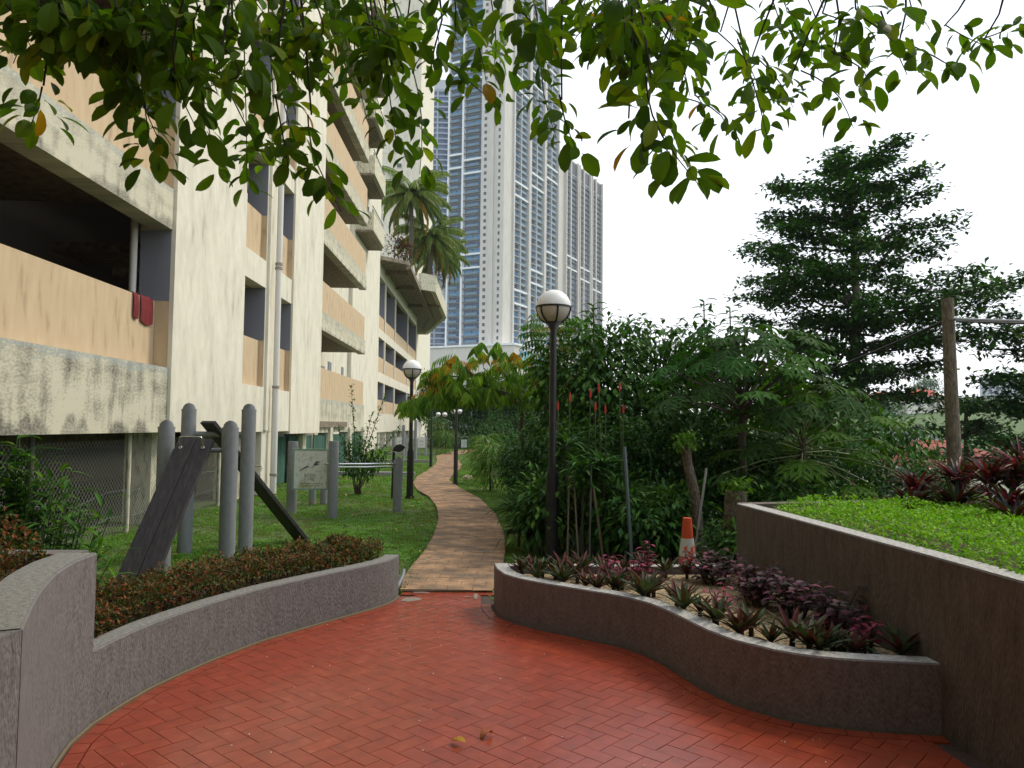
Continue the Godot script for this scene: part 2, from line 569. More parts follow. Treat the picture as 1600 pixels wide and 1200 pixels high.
func path() -> void:
	var o := setting("path")
	var L := smooth_line(v2([[-0.84, -7.5], [-0.87, -8.39], [-0.80, -9.73], [-0.78, -11.11], [-0.84, -13.21], [-1.02, -15.27], [-1.32, -17.3], [-1.74, -19.0], [-2.09, -21.4], [-2.22, -24.1], [-2.16, -27.2], [-2.17, -31.0], [-2.4, -36.0], [-2.75, -40.0], [-2.5, -44.0], [-1.9, -49.0], [-0.9, -53.5]]), 0.4)
	var R := smooth_line(v2([[0.05, -7.5], [0.17, -8.68], [0.23, -10.0], [0.24, -11.48], [0.14, -13.9], [-0.18, -16.9], [-0.72, -19.7], [-1.15, -22.6], [-1.16, -26.0], [-1.04, -28.5], [-1.1, -31.6], [-1.42, -36.0], [-1.75, -40.0], [-1.5, -43.5], [-0.9, -48.0], [-0.2, -52.5]]), 0.4)
	var poly := PackedVector2Array(L)
	for i in range(R.size() - 1, -1, -1): poly.append(R[i])
	path_poly = poly
	var t := ntex(41, 0.01, [[0.0, 0.12, 0.085, 0.055], [0.3, 0.18, 0.115, 0.068], [0.5, 0.25, 0.15, 0.08], [0.75, 0.35, 0.205, 0.108], [1.0, 0.42, 0.265, 0.145]], 1024, 6)
	var stone := grained(t, Vector3(0.22, 0.22, 0.22), 0.85, bump(42, 0.06, 4.0), 0.35)
	var stone2 := grained(ntex(43, 0.012, [[0.0, 0.08, 0.06, 0.045], [0.4, 0.20, 0.13, 0.078], [0.7, 0.30, 0.185, 0.105], [1.0, 0.36, 0.235, 0.135]], 1024, 6), Vector3(0.5, 0.5, 0.5), 0.85, bump(44, 0.06, 4.0), 0.35)
	var mb := MB.new()
	prism(mb, poly, -0.03, 0.012)
	part(o, "bed", mb.mesh(), grained(ntex(45, 0.03, [[0.0, 0.05, 0.04, 0.03], [1.0, 0.12, 0.08, 0.05]]), Vector3(1, 1, 1), 0.95))
	var rest := MB.new()
	var count := 0
	var row := 0
	var z := -7.51
	while z > -52.0:
		# the row is laid square to the walk's run at this point
		var cl := _mid(L, R, z)
		var cl2 := _mid(L, R, z - 0.21)
		var dir := (cl2 - cl).normalized()
		var side := Vector2(-dir.y, dir.x)
		var off := 0.125 * (row % 2)
		for k in range(-5, 6):
			var w := 0.25
			var a := cl + side * (k * w - off + 0.0025)
			var b := cl + side * (k * w + w - off - 0.0022)
			var q := PackedVector2Array([a, b, b + dir * 0.1965, a + dir * 0.1965])
			for cut in Geometry2D.intersect_polygons(q, poly):
				if cut.size() < 3: continue
				var top := 0.022 + rng.randf_range(-0.0012, 0.0012)
				if count < 240:
					var one := MB.new()
					prism(one, cut, 0.0, top)
					part(o, "paver", one.mesh(), stone if rng.randf() < 0.9 else stone2)
					count += 1
				else:
					prism(rest, cut, 0.0, top)
		row += 1
		z -= 0.2
	part(o, "far_pavers", rest.mesh(), stone).set_meta("kind", "stuff")

func _mid(L: PackedVector2Array, R: PackedVector2Array, z: float) -> Vector2:
	var out := Vector2.ZERO
	for line in [L, R]:
		var x: float = line[line.size() - 1].x
		for i in line.size() - 1:
			if line[i].y >= z and line[i + 1].y < z:
				x = lerpf(line[i].x, line[i + 1].x, (line[i].y - z) / (line[i].y - line[i + 1].y))
				break
		out.x += x * 0.5
	out.y = z
	return out

# ---------------------------------------------------------------- planters
func planters() -> void:
	var grey := grained(ntex(51, 0.02, [[0.0, 0.075, 0.068, 0.062], [0.35, 0.128, 0.118, 0.113], [0.7, 0.15, 0.14, 0.136], [1.0, 0.19, 0.18, 0.175]], 1024, 6), Vector3(1.1, 0.3, 1.1), 0.8, bump(52, 0.16, 5.0), 0.28)
	var coping := grained(ntex(53, 0.03, [[0.0, 0.17, 0.16, 0.14], [0.5, 0.36, 0.35, 0.33], [1.0, 0.48, 0.47, 0.45]], 1024, 6), Vector3(1, 1, 1), 0.85, bump(54, 0.16, 5.0), 0.25)
	var cap := grained(ntex(50, 0.03, [[0.0, 0.12, 0.115, 0.10], [0.5, 0.19, 0.185, 0.17], [1.0, 0.26, 0.25, 0.23]], 1024, 6), Vector3(1, 1, 1), 0.85, bump(54, 0.16, 5.0), 0.25)
	var mauve := grained(ntex(55, 0.02, [[0.0, 0.07, 0.052, 0.048], [0.3, 0.145, 0.112, 0.107], [0.7, 0.175, 0.138, 0.133], [1.0, 0.21, 0.17, 0.165]], 1024, 6), Vector3(1.1, 0.3, 1.1), 0.8, bump(52, 0.16, 5.0), 0.28)
	var brown := grained(ntex(56, 0.015, [[0.0, 0.05, 0.038, 0.03], [0.3, 0.09, 0.069, 0.056], [0.7, 0.11, 0.086, 0.07], [1.0, 0.13, 0.105, 0.088]], 1024, 6), Vector3(0.8, 0.2, 0.8), 0.85, bump(52, 0.16, 5.0), 0.15)
	var soil := grained(ntex(57, 0.04, [[0.0, 0.035, 0.025, 0.016], [0.5, 0.10, 0.07, 0.04], [0.75, 0.2, 0.145, 0.085], [1.0, 0.34, 0.27, 0.17]], 1024, 6), Vector3(0.9, 0.9, 0.9), 0.95, bump(58, 0.1, 8.0), 1.0)
	var moss := grained(ntex(59, 0.08, [[0.0, 0.06, 0.045, 0.03], [0.5, 0.15, 0.11, 0.06], [1.0, 0.26, 0.21, 0.12]]), Vector3(3, 3, 3), 0.95)
	var grime := grained(ntex(49, 0.08, [[0.0, 0.03, 0.026, 0.02], [0.6, 0.07, 0.055, 0.04], [1.0, 0.13, 0.10, 0.06]]), Vector3(3, 3, 3), 0.95)

	var o := thing("low_planter", "low curved grey planter wall in front of the lawn, filled with reddish hedge", "planter")
	part(o, "wall", curved_wall(left_line, 0.14, -0.05, 0.385).mesh(), grey)
	part(o, "coping", wall_top(left_line, 0.14, 0.386).mesh(), cap)
	part(o, "skirting", curved_wall(beside(left_line, -0.014), 0.02, -0.02, 0.010).mesh(), moss)
	var far := beside(left_line, 0.85)
	var soil_poly := PackedVector2Array(beside(left_line, 0.135))
	for i in range(far.size() - 1, -1, -1): soil_poly.append(far[i])
	var mb := MB.new()
	prism(mb, soil_poly, -0.02, 0.26)
	part(o, "soil", mb.mesh(), soil)

	o = thing("tall_planter", "waist high grey planter with curved wall at the left edge", "planter")
	part(o, "wall", curved_wall(tall_left, 0.2, -0.05, 0.9).mesh(), grey)
	part(o, "coping", wall_top(tall_left, 0.2, 0.901).mesh(), cap)
	bx(o, "front_wall", -1.572, -4.6, -0.05, 0.897, -2.69, -2.49, grey)
	bx(o, "back_wall", -2.2, -4.6, -0.05, 0.894, -4.35, -4.2, grey)
	part(o, "skirting", curved_wall(beside(tall_left, -0.014), 0.02, -0.02, 0.010).mesh(), moss)
	mb = MB.new()
	prism(mb, PackedVector2Array(v2([[-1.78, -2.7], [-2.1, -3.4], [-2.24, -3.9], [-2.26, -4.19], [-4.6, -4.19], [-4.6, -2.7]])), 0.0, 0.82)
	part(o, "soil", mb.mesh(), soil)

	o = thing("flower_bed_planter", "low wavy brown planter wall beside the plaza, full of purple rosette plants", "planter")
	part(o, "wall", curved_wall(right_line, 0.13, -0.05, 0.365).mesh(), mauve)
	part(o, "coping", wall_top(right_line, 0.13, 0.366).mesh(), coping)
	part(o, "skirting", curved_wall(beside(right_line, -0.022), 0.03, -0.02, 0.006).mesh(), grime)
	bx(o, "back_wall", 0.191, 2.249, -0.05, 0.362, -7.0, -6.87, mauve)
	bx(o, "back_coping", 0.195, 2.249, 0.362, 0.367, -6.995, -6.875, coping)
	mb = MB.new()
	var bed := PackedVector2Array()
	for p in beside(right_line, 0.12):
		if p.y > -6.8: bed.append(p)
	bed.append(Vector2(2.26, -6.88)); bed.append(Vector2(0.17, -6.88))
	prism(mb, bed, 0.0, 0.30)
	part(o, "soil", mb.mesh(), grained(ntex(68, 0.03, [[0.0, 0.12, 0.085, 0.05], [0.35, 0.28, 0.20, 0.11], [0.6, 0.42, 0.315, 0.18], [1.0, 0.55, 0.44, 0.29]], 1024, 6), Vector3(0.8, 0.8, 0.8), 0.95, bump(58, 0.1, 8.0), 1.0))

	o = thing("long_planter", "chest high dark brown planter wall on the right, topped with bright green ground cover", "planter")
	var rl := PackedVector2Array()
	rl.append_array(tall_right)
	part(o, "wall", curved_wall(rl, 0.15, -0.05, 0.92).mesh(), brown)
	part(o, "coping", wall_top(rl, 0.15, 0.921).mesh(), coping)
	mb = MB.new()
	prism(mb, PackedVector2Array(v2([[2.27, -6.952], [2.3, -7.09], [7.5, -8.4], [7.5, -8.25], [2.402, -6.952]])), -0.4, 0.917)
	part(o, "back_wall", mb.mesh(), brown)
	mb = MB.new()
	prism(mb, PackedVector2Array(v2([[2.40, -6.945], [7.4, -8.2], [7.4, 3.0], [2.64, 3.0], [2.64, -1.0], [2.56, -3.7], [2.5, -5.0]])), 0.0, 0.88)
	part(o, "soil", mb.mesh(), soil)
	# hairline crack and the pipe stub
	var pipe := MB.new()
	pipe.tube([Vector3(-0.92, 0.02, -7.45), Vector3(-0.86, 0.05, -7.52), Vector3(-0.83, 0.12, -7.66), Vector3(-0.83, 0.17, -7.72)], [0.022, 0.022, 0.022, 0.022], 10)
	tag(part(self, "drain_pipe", pipe.mesh(), mat(0.16, 0.17, 0.18, 0.5)), "bent grey plastic pipe on the grass at the end of the low left wall", "pipe")

# ---------------------------------------------------------------- the car park block on the left
const L0 := 2.47
const ST := 2.86

func stain_texture(heavy: float, s: int) -> ImageTexture:
	var w := 1024
	var h := 192
	var im := Image.create(w, h, false, Image.FORMAT_RGB8)
	var streak := noise(s, 0.03, 3)
	var blot := noise(s + 1, 0.012, 5)
	var grit := noise(s + 2, 0.22, 3)
	var foot := noise(s + 3, 0.02, 3)
	for x in w:
		var reach := 0.45 + 0.5 * streak.get_noise_2d(x * 2.2, 5.0)
		for y in h:
			var v := float(y) / h
			var st := 0.5 + 0.8 * streak.get_noise_2d(x * 1.3, y * 0.10)
			var b := 0.5 + 0.9 * blot.get_noise_2d(x, y * 1.2)
			var g := grit.get_noise_2d(x, y * 0.6)
			var k := st * 0.75 * (1.0 - smoothstep(reach, reach + 0.5, v)) + b * 0.5 - 0.32 + g * 0.45
			k += smoothstep(0.82, 1.0, v + foot.get_noise_2d(x, 0.0) * 0.35) * 0.75
			k = clampf(k * heavy, 0.0, 1.0)
			var c := Color(0.56, 0.53, 0.40).lerp(Color(0.13, 0.12, 0.095), k)
			var peel := smoothstep(0.16, 0.05, v + 0.18 * blot.get_noise_2d(x * 1.7 + 300, y * 2.0)) * heavy
			c = c.lerp(Color(0.30, 0.34, 0.34), clampf(peel * (0.55 + g), 0.0, 0.8))
			im.set_pixel(x, y, c.linear_to_srgb())
	return ImageTexture.create_from_image(im)

# a slab whose street face (towards +x) carries the texture once
func faced(parent: Node3D, called: String, x0: float, x1: float, y0: float, y1: float, z0: float, z1: float, m: StandardMaterial3D) -> void:
	var mb := MB.new()
	mb.has_uv = true
	mb.box(Vector3(x1, y0, z1), Vector3(x0, y1, z0))
	for p in mb.v:
		mb.uv.append(Vector2((z0 - p.z) / (z0 - z1), (y1 - p.y) / (y1 - y0)))
	part(parent, called, mb.mesh(), m)

func car_park() -> void:
	var o := thing("car_park_building", "cream and peach concrete car park block with stained bands along the lawn", "building")
	var cream := grained(ntex(61, 0.012, [[0.0, 0.44, 0.41, 0.33], [0.22, 0.62, 0.585, 0.475], [0.55, 0.69, 0.65, 0.53], [1.0, 0.73, 0.69, 0.575]], 1024, 6), Vector3(0.16, 0.045, 0.16), 0.85, bump(62, 0.05, 2.0), 0.3)
	var aged := grained(ntex(63, 0.018, [[0.0, 0.16, 0.15, 0.12], [0.3, 0.38, 0.36, 0.27], [0.55, 0.60, 0.56, 0.42], [1.0, 0.70, 0.66, 0.51]], 1024, 6), Vector3(0.6, 0.16, 0.6), 0.88, bump(62, 0.05, 2.0), 0.4)
	var peach := grained(ntex(64, 0.01, [[0.0, 0.34, 0.25, 0.16], [0.3, 0.51, 0.38, 0.23], [0.7, 0.55, 0.415, 0.26], [1.0, 0.59, 0.455, 0.30]], 1024, 6), Vector3(0.45, 0.12, 0.45), 0.88)
	var grey := mat(0.19, 0.20, 0.235, 0.8)
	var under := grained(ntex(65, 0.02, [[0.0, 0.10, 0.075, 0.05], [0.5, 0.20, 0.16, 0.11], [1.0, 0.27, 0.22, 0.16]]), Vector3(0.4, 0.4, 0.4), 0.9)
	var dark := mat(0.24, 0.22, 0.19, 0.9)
	var band1 := StandardMaterial3D.new()
	band1.albedo_texture = stain_texture(1.0, 70)
	band1.roughness = 0.9
	var band2 := StandardMaterial3D.new()
	band2.albedo_texture = stain_texture(0.75, 90)
	band2.roughness = 0.9
	var beam := StandardMaterial3D.new()
	beam.albedo_texture = stain_texture(0.72, 110)
	beam.roughness = 0.9
	var top := 25.4
	# ---- bay nearest to the camera: open decks with parapet and beam (z -3 .. -12.3)
	faced(o, "stained_band", -5.10, -5.4, 1.45, L0, 3.0, -12.31, band1)
	for k in 8:
		var y := L0 + ST * k
		bx(o, "parapet", -5.34, -5.52, y, y + 1.06, 3.0, -12.3, peach)
		if k < 7: faced(o, "beam", -5.10, -5.45, y + 2.21, y + ST, 3.0, -12.31, beam)
		bx(o, "jamb", -5.12, -5.6, y + 1.07, y + 2.2, -12.305, -12.3, grey)
		bx(o, "parapet_end", -5.12, -5.335, y + 0.002, y + 1.065, -12.306, -12.3, peach)
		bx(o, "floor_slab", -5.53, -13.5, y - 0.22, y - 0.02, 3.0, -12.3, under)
	# white downpipe inside the first opening
	var pp := MB.new()
	pp.tube([Vector3(-5.66, L0, -12.2), Vector3(-5.66, top, -12.2)], [0.055, 0.055], 10)
	part(o, "downpipe", pp.mesh(), mat(0.62, 0.62, 0.58, 0.6))
	# ---- broad blank pier
	bx(o, "pier", -5.05, -5.6, 1.45, top, -12.31, -15.8, cream)
	# ---- narrow bay with two openings and the rain pipe between them
	bx(o, "stained_band", -5.09, -5.4, 1.42, L0 - 0.05, -15.8, -19.7, cream)
	for k in 8:
		var y := L0 + ST * k
		for q in [[-15.8, -17.42], [-18.35, -19.7]]:
			bx(o, "parapet", -5.22, -5.42, y - 0.05, y + 1.0, q[0], q[1], peach)
			bx(o, "parapet_end", -5.11, -5.219, y - 0.045, y + 0.999, q[1] + 0.006, q[1], peach)
			bx(o, "jamb", -5.11, -6.4, y + 1.001, y + 2.19, q[1] + 0.006, q[1], grey)
			if k < 7: bx(o, "beam", -5.10, -5.42, y + 2.2, y + ST - 0.05, q[0], q[1], cream)
			bx(o, "floor_slab", -5.43, -9.0, y - 0.25, y - 0.06, q[0], q[1], under)
	bx(o, "pier", -5.10, -6.5, 0.0, top, -17.426, -18.35, cream)
	bx(o, "pier_rib", -5.04, -5.099, 1.45, top, -17.5, -17.72, cream)
	var pipe := MB.new()
	pipe.tube([Vector3(-4.96, 0.0, -17.95), Vector3(-4.96, 2.4, -17.95)], [0.075, 0.075], 12)
	pipe.tube([Vector3(-4.96, 2.4, -17.95), Vector3(-4.96, top, -17.95)], [0.068, 0.068], 12)
	var rp := part(o, "rain_pipe", pipe.mesh(), mat(0.66, 0.64, 0.60, 0.55))
	for y in [0.4, 2.42, 5.2, 5.3, 8.1, 11.0]:
		var ring := MB.new()
		ring.tube([Vector3(-4.96, y, -17.95), Vector3(-4.96, y + 0.06, -17.95)], [0.086, 0.086], 12)
		part(rp, "pipe_collar", ring.mesh(), mat(0.30, 0.26, 0.22, 0.7))
	# ---- second blank pier
	bx(o, "pier", -5.06, -7.0, 1.35, top, -19.706, -23.1, cream)
	# ---- projecting open bay
	faced(o, "stained_band", -5.5, -5.75, 1.32, L0 - 0.03, -23.1, -33.9, band2)
	for k in 5:
		var y := L0 + ST * k
		bx(o, "parapet", -5.52, -5.72, y - 0.03, y + 0.98, -23.1, -33.7, peach)
		if k < 5: faced(o, "beam", -5.5, -5.8, y + 2.22, y + ST - 0.03, -23.1, -33.9, beam)
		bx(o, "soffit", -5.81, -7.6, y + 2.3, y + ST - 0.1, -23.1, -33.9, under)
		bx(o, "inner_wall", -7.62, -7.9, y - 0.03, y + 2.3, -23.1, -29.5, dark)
	bx(o, "parapet", -5.52, -5.72, L0 + ST * 5 - 0.03, top, -23.1, -33.7, cream)
	for k in 5:
		bx(o, "window", -7.38, -7.42, L0 + ST * k + 0.7, L0 + ST * k + 1.7, -33.0, -34.5, dark)
	# ---- recessed plain wall with projecting balconies
	bx(o, "wall", -7.4, -7.8, 0.0, 34.0, -29.6, -40.0, cream)
	bx(o, "wall", -7.2, -7.9, 0.0, 34.0, -40.003, -49.6, cream)
	for k in 4:
		for q in [[-35.2, -35.9], [-38.4, -38.9]]:
			bx(o, "slot_window", -7.37, -7.41, L0 + ST * k + 0.9, L0 + ST * k + 2.0, q[0], q[1], grey)
	for k in 7:
		var y := 11.9 + 3.05 * k
		bx(o, "balcony_parapet", -6.25, -6.4, y, y + 1.0, -40.4, -44.6, aged)
		bx(o, "balcony_side", -6.402, -7.2, y, y + 1.0, -40.4, -40.55, aged)
		bx(o, "balcony_floor", -6.38, -7.2, y - 0.12, y, -40.3, -44.7, under)
		bx(o, "balcony_window", -7.15, -7.195, y + 0.4, y + 2.3, -40.9, -44.2, mat(0.04, 0.05, 0.06, 0.15))
		for i in 6:
			bx(o, "mullion", -7.10, -7.149, y + 0.4, y + 2.3, -41.0 - i * 0.62, -41.06 - i * 0.62, mat(0.6, 0.58, 0.52, 0.5))
		var rail := MB.new()
		for yy in [1.12, 1.3]: rail.box(Vector3(-6.34, y + yy, -44.6), Vector3(-6.30, y + yy + 0.03, -40.4))
		for i in 14: rail.box(Vector3(-6.335, y + 1.0, -40.45 - i * 0.318), Vector3(-6.305, y + 1.12, -40.42 - i * 0.318))
		part(o, "railing", rail.mesh(), mat(0.05, 0.09, 0.08, 0.5))
	# ---- far wing: four bays, three decks
	var cols := [-49.6, -54.2, -60.0, -69.2, -77.4]
	var lv := [[1.1, 3.3, 4.5], [5.15, 6.2, 7.5], [8.1, 9.0, 11.6]]
	for k in 3:
		bx(o, "parapet", -7.5, -7.7, lv[k][0] if k else 2.4, lv[k][1], -49.6, -77.6, peach)
		bx(o, "beam", -7.46, -7.75, lv[k][2], (lv[k + 1][0] if k < 2 else 12.6), -49.6, -77.6, cream)
		bx(o, "floor_slab", -7.76, -20.0, lv[k][2] + 0.1, lv[k][2] + 0.4, -49.6, -77.6, under)
		for i in range(1, 5):
			bx(o, "column", -7.42, -9.2, lv[k][1] - 0.9, lv[k][2], cols[i], cols[i] - 0.3, cream)
			bx(o, "jamb", -7.5, -9.2, lv[k][1], lv[k][2] - 0.01, cols[i] + 0.01, cols[i] + 0.001, grey)
	bx(o, "band", -7.48, -7.75, 1.1, 2.4, -49.6, -77.6, cream)
	bx(o, "back_wall", -20.0, -20.3, 0.0, 12.6, -49.6, -77.6, dark)
	# ---- the faceted terrace on top of the far wing
	var out1 := PackedVector2Array(v2([[-7.6, -50.0], [-5.6, -52.0], [-5.6, -61.0], [-4.55, -62.0], [-4.5, -77.2], [-7.5, -91.5], [-12.0, -91.5], [-12.0, -50.0]]))
	var mb := MB.new()
	prism(mb, out1, 12.5, 12.75)
	part(o, "terrace_soffit", mb.mesh(), grained(ntex(66, 0.03, [[0.0, 0.07, 0.055, 0.04], [0.4, 0.22, 0.18, 0.13], [1.0, 0.34, 0.29, 0.21]], 512, 5), Vector3(0.15, 0.15, 0.15), 0.9))
	for i in 5:
		var a := out1[i]; var b := out1[i + 1]
		var m2 := MB.new()
		var d := (b - a).normalized()
		var nn := Vector2(-d.y, d.x)
		if nn.dot(Vector2(-9, -65) - a) < 0: nn = -nn
		prism(m2, PackedVector2Array([a - nn * 0.06, b - nn * 0.06, b + nn * 0.3, a + nn * 0.3]), 12.42 + 0.004 * i, 13.75 + 0.003 * i)
		part(o, "terrace_parapet", m2.mesh(), aged)
		# glass and steel balustrade above it
		if i > 0 and i < 4:
			var n := int(a.distance_to(b) / 1.2)
			for k in n + 1:
				var p := a.lerp(b, float(k) / n) + nn * 0.12
				bx(o, "baluster", p.x - 0.03, p.x + 0.03, 13.75, 14.95, p.y - 0.03, p.y + 0.03, mat(0.35, 0.38, 0.38, 0.4))
			var m3 := MB.new()
			m3.tube([Vector3(a.x, 14.95, a.y) + Vector3(nn.x, 0, nn.y) * 0.12, Vector3(b.x, 14.95, b.y) + Vector3(nn.x, 0, nn.y) * 0.12], [0.04, 0.04], 6)
			part(o, "handrail", m3.mesh(), mat(0.35, 0.38, 0.38, 0.4))
			var gl := MB.new()
			prism(gl, PackedVector2Array([a + nn * 0.11, b + nn * 0.11, b + nn * 0.125, a + nn * 0.125]), 13.8, 14.85)
			var gm := StandardMaterial3D.new()
			gm.transparency = BaseMaterial3D.TRANSPARENCY_ALPHA
			gm.albedo_color = Color(0.7, 0.82, 0.85, 0.25)
			gm.roughness = 0.05
			part(o, "glass_panel", gl.mesh(), gm)
	# ribs under the terrace
	for q in [[-7.5, -54.2, -5.6, -54.2], [-7.5, -60.0, -5.6, -60.0], [-7.5, -69.2, -4.6, -69.2], [-5.62, -52.0, -6.0, -77.0], [-6.0, -77.0, -7.5, -87.0]]:
		var a := Vector2(q[0], q[1]); var b := Vector2(q[2], q[3])
		var nn := (b - a).normalized().orthogonal() * 0.18
		var m4 := MB.new()
		prism(m4, PackedVector2Array([a - nn, b - nn, b + nn, a + nn]), 12.2 + 0.013 * absf(q[0] - q[2]), 12.503)
		part(o, "terrace_rib", m4.mesh(), under)
	# ---- undercroft columns, slab over it and far closing walls
	bx(o, "deck", -5.41, -13.5, 1.5, 1.7, 3.0, -29.5, under)
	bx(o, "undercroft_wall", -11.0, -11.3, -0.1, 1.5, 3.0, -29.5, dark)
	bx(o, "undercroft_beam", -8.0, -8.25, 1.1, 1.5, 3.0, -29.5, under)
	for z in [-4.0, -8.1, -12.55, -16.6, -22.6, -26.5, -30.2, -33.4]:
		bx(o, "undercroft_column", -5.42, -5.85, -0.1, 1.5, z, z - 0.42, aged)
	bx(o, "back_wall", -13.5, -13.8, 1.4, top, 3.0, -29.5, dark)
	bx(o, "roof", -5.1, -13.8, top, top + 0.3, 3.0, -33.9, aged)
	bx(o, "end_wall", -5.1, -13.8, 0.0, top, 3.3, 3.0, cream)
	bx(o, "deck_end_wall", -7.8, -13.8, 1.4, top, -29.5, -29.8, cream)
	for i in 9:
		bx(o, "wing_foot", -7.6, -8.0, -0.1, 1.1, -50.0 - 3.3 * i, -50.4 - 3.3 * i, aged)

	# residential tower standing on the far terrace, with its column of small windows
	var r := thing("residential_block", "tall plain cream residential block with tiny square windows behind the palms", "building")
	bx(r, "wall", -8.6, -30.0, 0.0, 75.0, -90.0, -110.0, cream)
	for k in 16:
		var y := 22.9 + 3.05 * k
		var f := bx(r, "window", -10.7, -11.35, y, y + 0.62, -89.95, -90.0, mat(0.6, 0.58, 0.5, 0.6))
		bx(f, "pane", -0.26, 0.26, -0.24, 0.24, 0.026, 0.036, mat(0.07, 0.08, 0.085, 0.2))
		if k % 4 == 0:
			bx(r, "floor_line", -8.6, -14.0, y - 1.3, y - 1.26, -89.985, -90.0, mat(0.45, 0.41, 0.32, 0.9))

	# chain link fence under the first bay
	var f := thing("chain_link_fence", "rusty chain link fence closing the dark undercroft below the stained band", "fence")
	var wires := MB.new()
	var z0 := -3.0
	var z1 := -19.0
	var hgt := 1.32
	var pitch := 0.085
	var nw := int((z0 - z1 + hgt) / pitch)
	for i in nw:
		for sgn in [1, -1]:
			var za: float = z0 + (hgt if sgn > 0 else 0.0) - i * pitch
			var a := Vector3(-5.38, 0.02, za)
			var b := Vector3(-5.38, 0.02 + hgt, za - hgt * sgn)
			if sgn < 0: b.z = za + hgt
			# clip to the panel
			var ta := 0.0
			var tb := 1.0
			for lim in [z0, z1]:
				var dz := b.z - a.z
				var t: float = (lim - a.z) / dz
				if (lim == z0 and dz > 0) or (lim == z1 and dz < 0): tb = minf(tb, t)
				else: ta = maxf(ta, t)
			if tb - ta < 0.02: continue
			wires.tube([a.lerp(b, ta), a.lerp(b, tb)], [0.0023, 0.0023], 3, Color.WHITE, false)
	part(f, "wire_mesh", wires.mesh(), mat(0.34, 0.33, 0.29, 0.6))
	for z in [-9.2, -11.65, -15.5, -19.0]:
		var pm := MB.new()
		pm.tube([Vector3(-5.36, -0.1, z), Vector3(-5.36, 1.43, z)], [0.035, 0.035], 8)
		part(f, "post", pm.mesh(), aged if z != -9.2 else mat(0.08, 0.075, 0.06, 0.8))
	for y in [0.62, 0.25]:
		var wm := MB.new()
		var pts := []
		for i in 24: pts.append(Vector3(-5.34, y + 0.05 * sin(i * 1.3) - 0.08 * sin(i * PI / 8.0), -8.5 - i * 0.42))
		var rr := []
		for i in 24: rr.append(0.003)
		wm.tube(pts, rr, 4)
		part(f, "tie_wire", wm.mesh(), mat(0.14, 0.22, 0.19, 0.5))
	# green netting beyond the pipe
	var g := thing("green_net_fence", "green shade net stretched between columns under the car park", "fence")
	var net := grained(ntex(67, 0.05, [[0.0, 0.012, 0.045, 0.032], [0.5, 0.02, 0.09, 0.06], [1.0, 0.05, 0.15, 0.10]]), Vector3(1, 1, 1), 0.8)
	for i in 11:
		var za := -18.5 - i * 3.0
		var x := -5.6 if za > -33 else -7.9
		var nm := MB.new()
		for k in 10:
			var a := za - k * 0.3; var b := za - (k + 1) * 0.3
			var xa := x + 0.03 * sin(k * 1.7 + i); var xb := x + 0.03 * sin((k + 1) * 1.7 + i)
			nm.quad(Vector3(xa, 0, a), Vector3(xa + 0.02, 1.25, a), Vector3(xb + 0.02, 1.25, b), Vector3(xb, 0, b), Color.WHITE)
			nm.quad(Vector3(xa - 0.01, 0, a), Vector3(xb - 0.01, 0, b), Vector3(xb + 0.01, 1.25, b), Vector3(xa + 0.01, 1.25, a), Color.WHITE)
		part(g, "net_panel", nm.mesh(), net)
		var pm := MB.new()
		pm.tube([Vector3(x + 0.06, -0.05, za), Vector3(x + 0.06, 1.3, za)], [0.022, 0.022], 6)
		part(g, "post", pm.mesh(), mat(0.03, 0.12, 0.09, 0.5))

# ---------------------------------------------------------------- distant towers
func pane(r: float, g: float, b: float) -> StandardMaterial3D:
	var key := "pane %s %s %s" % [r, g, b]
	if not mats.has(key):
		var m := StandardMaterial3D.new()
		m.albedo_color = lin(r, g, b)
		m.roughness = 0.25
		m.metallic_specular = 0.3
		mats[key] = m
	return mats[key]

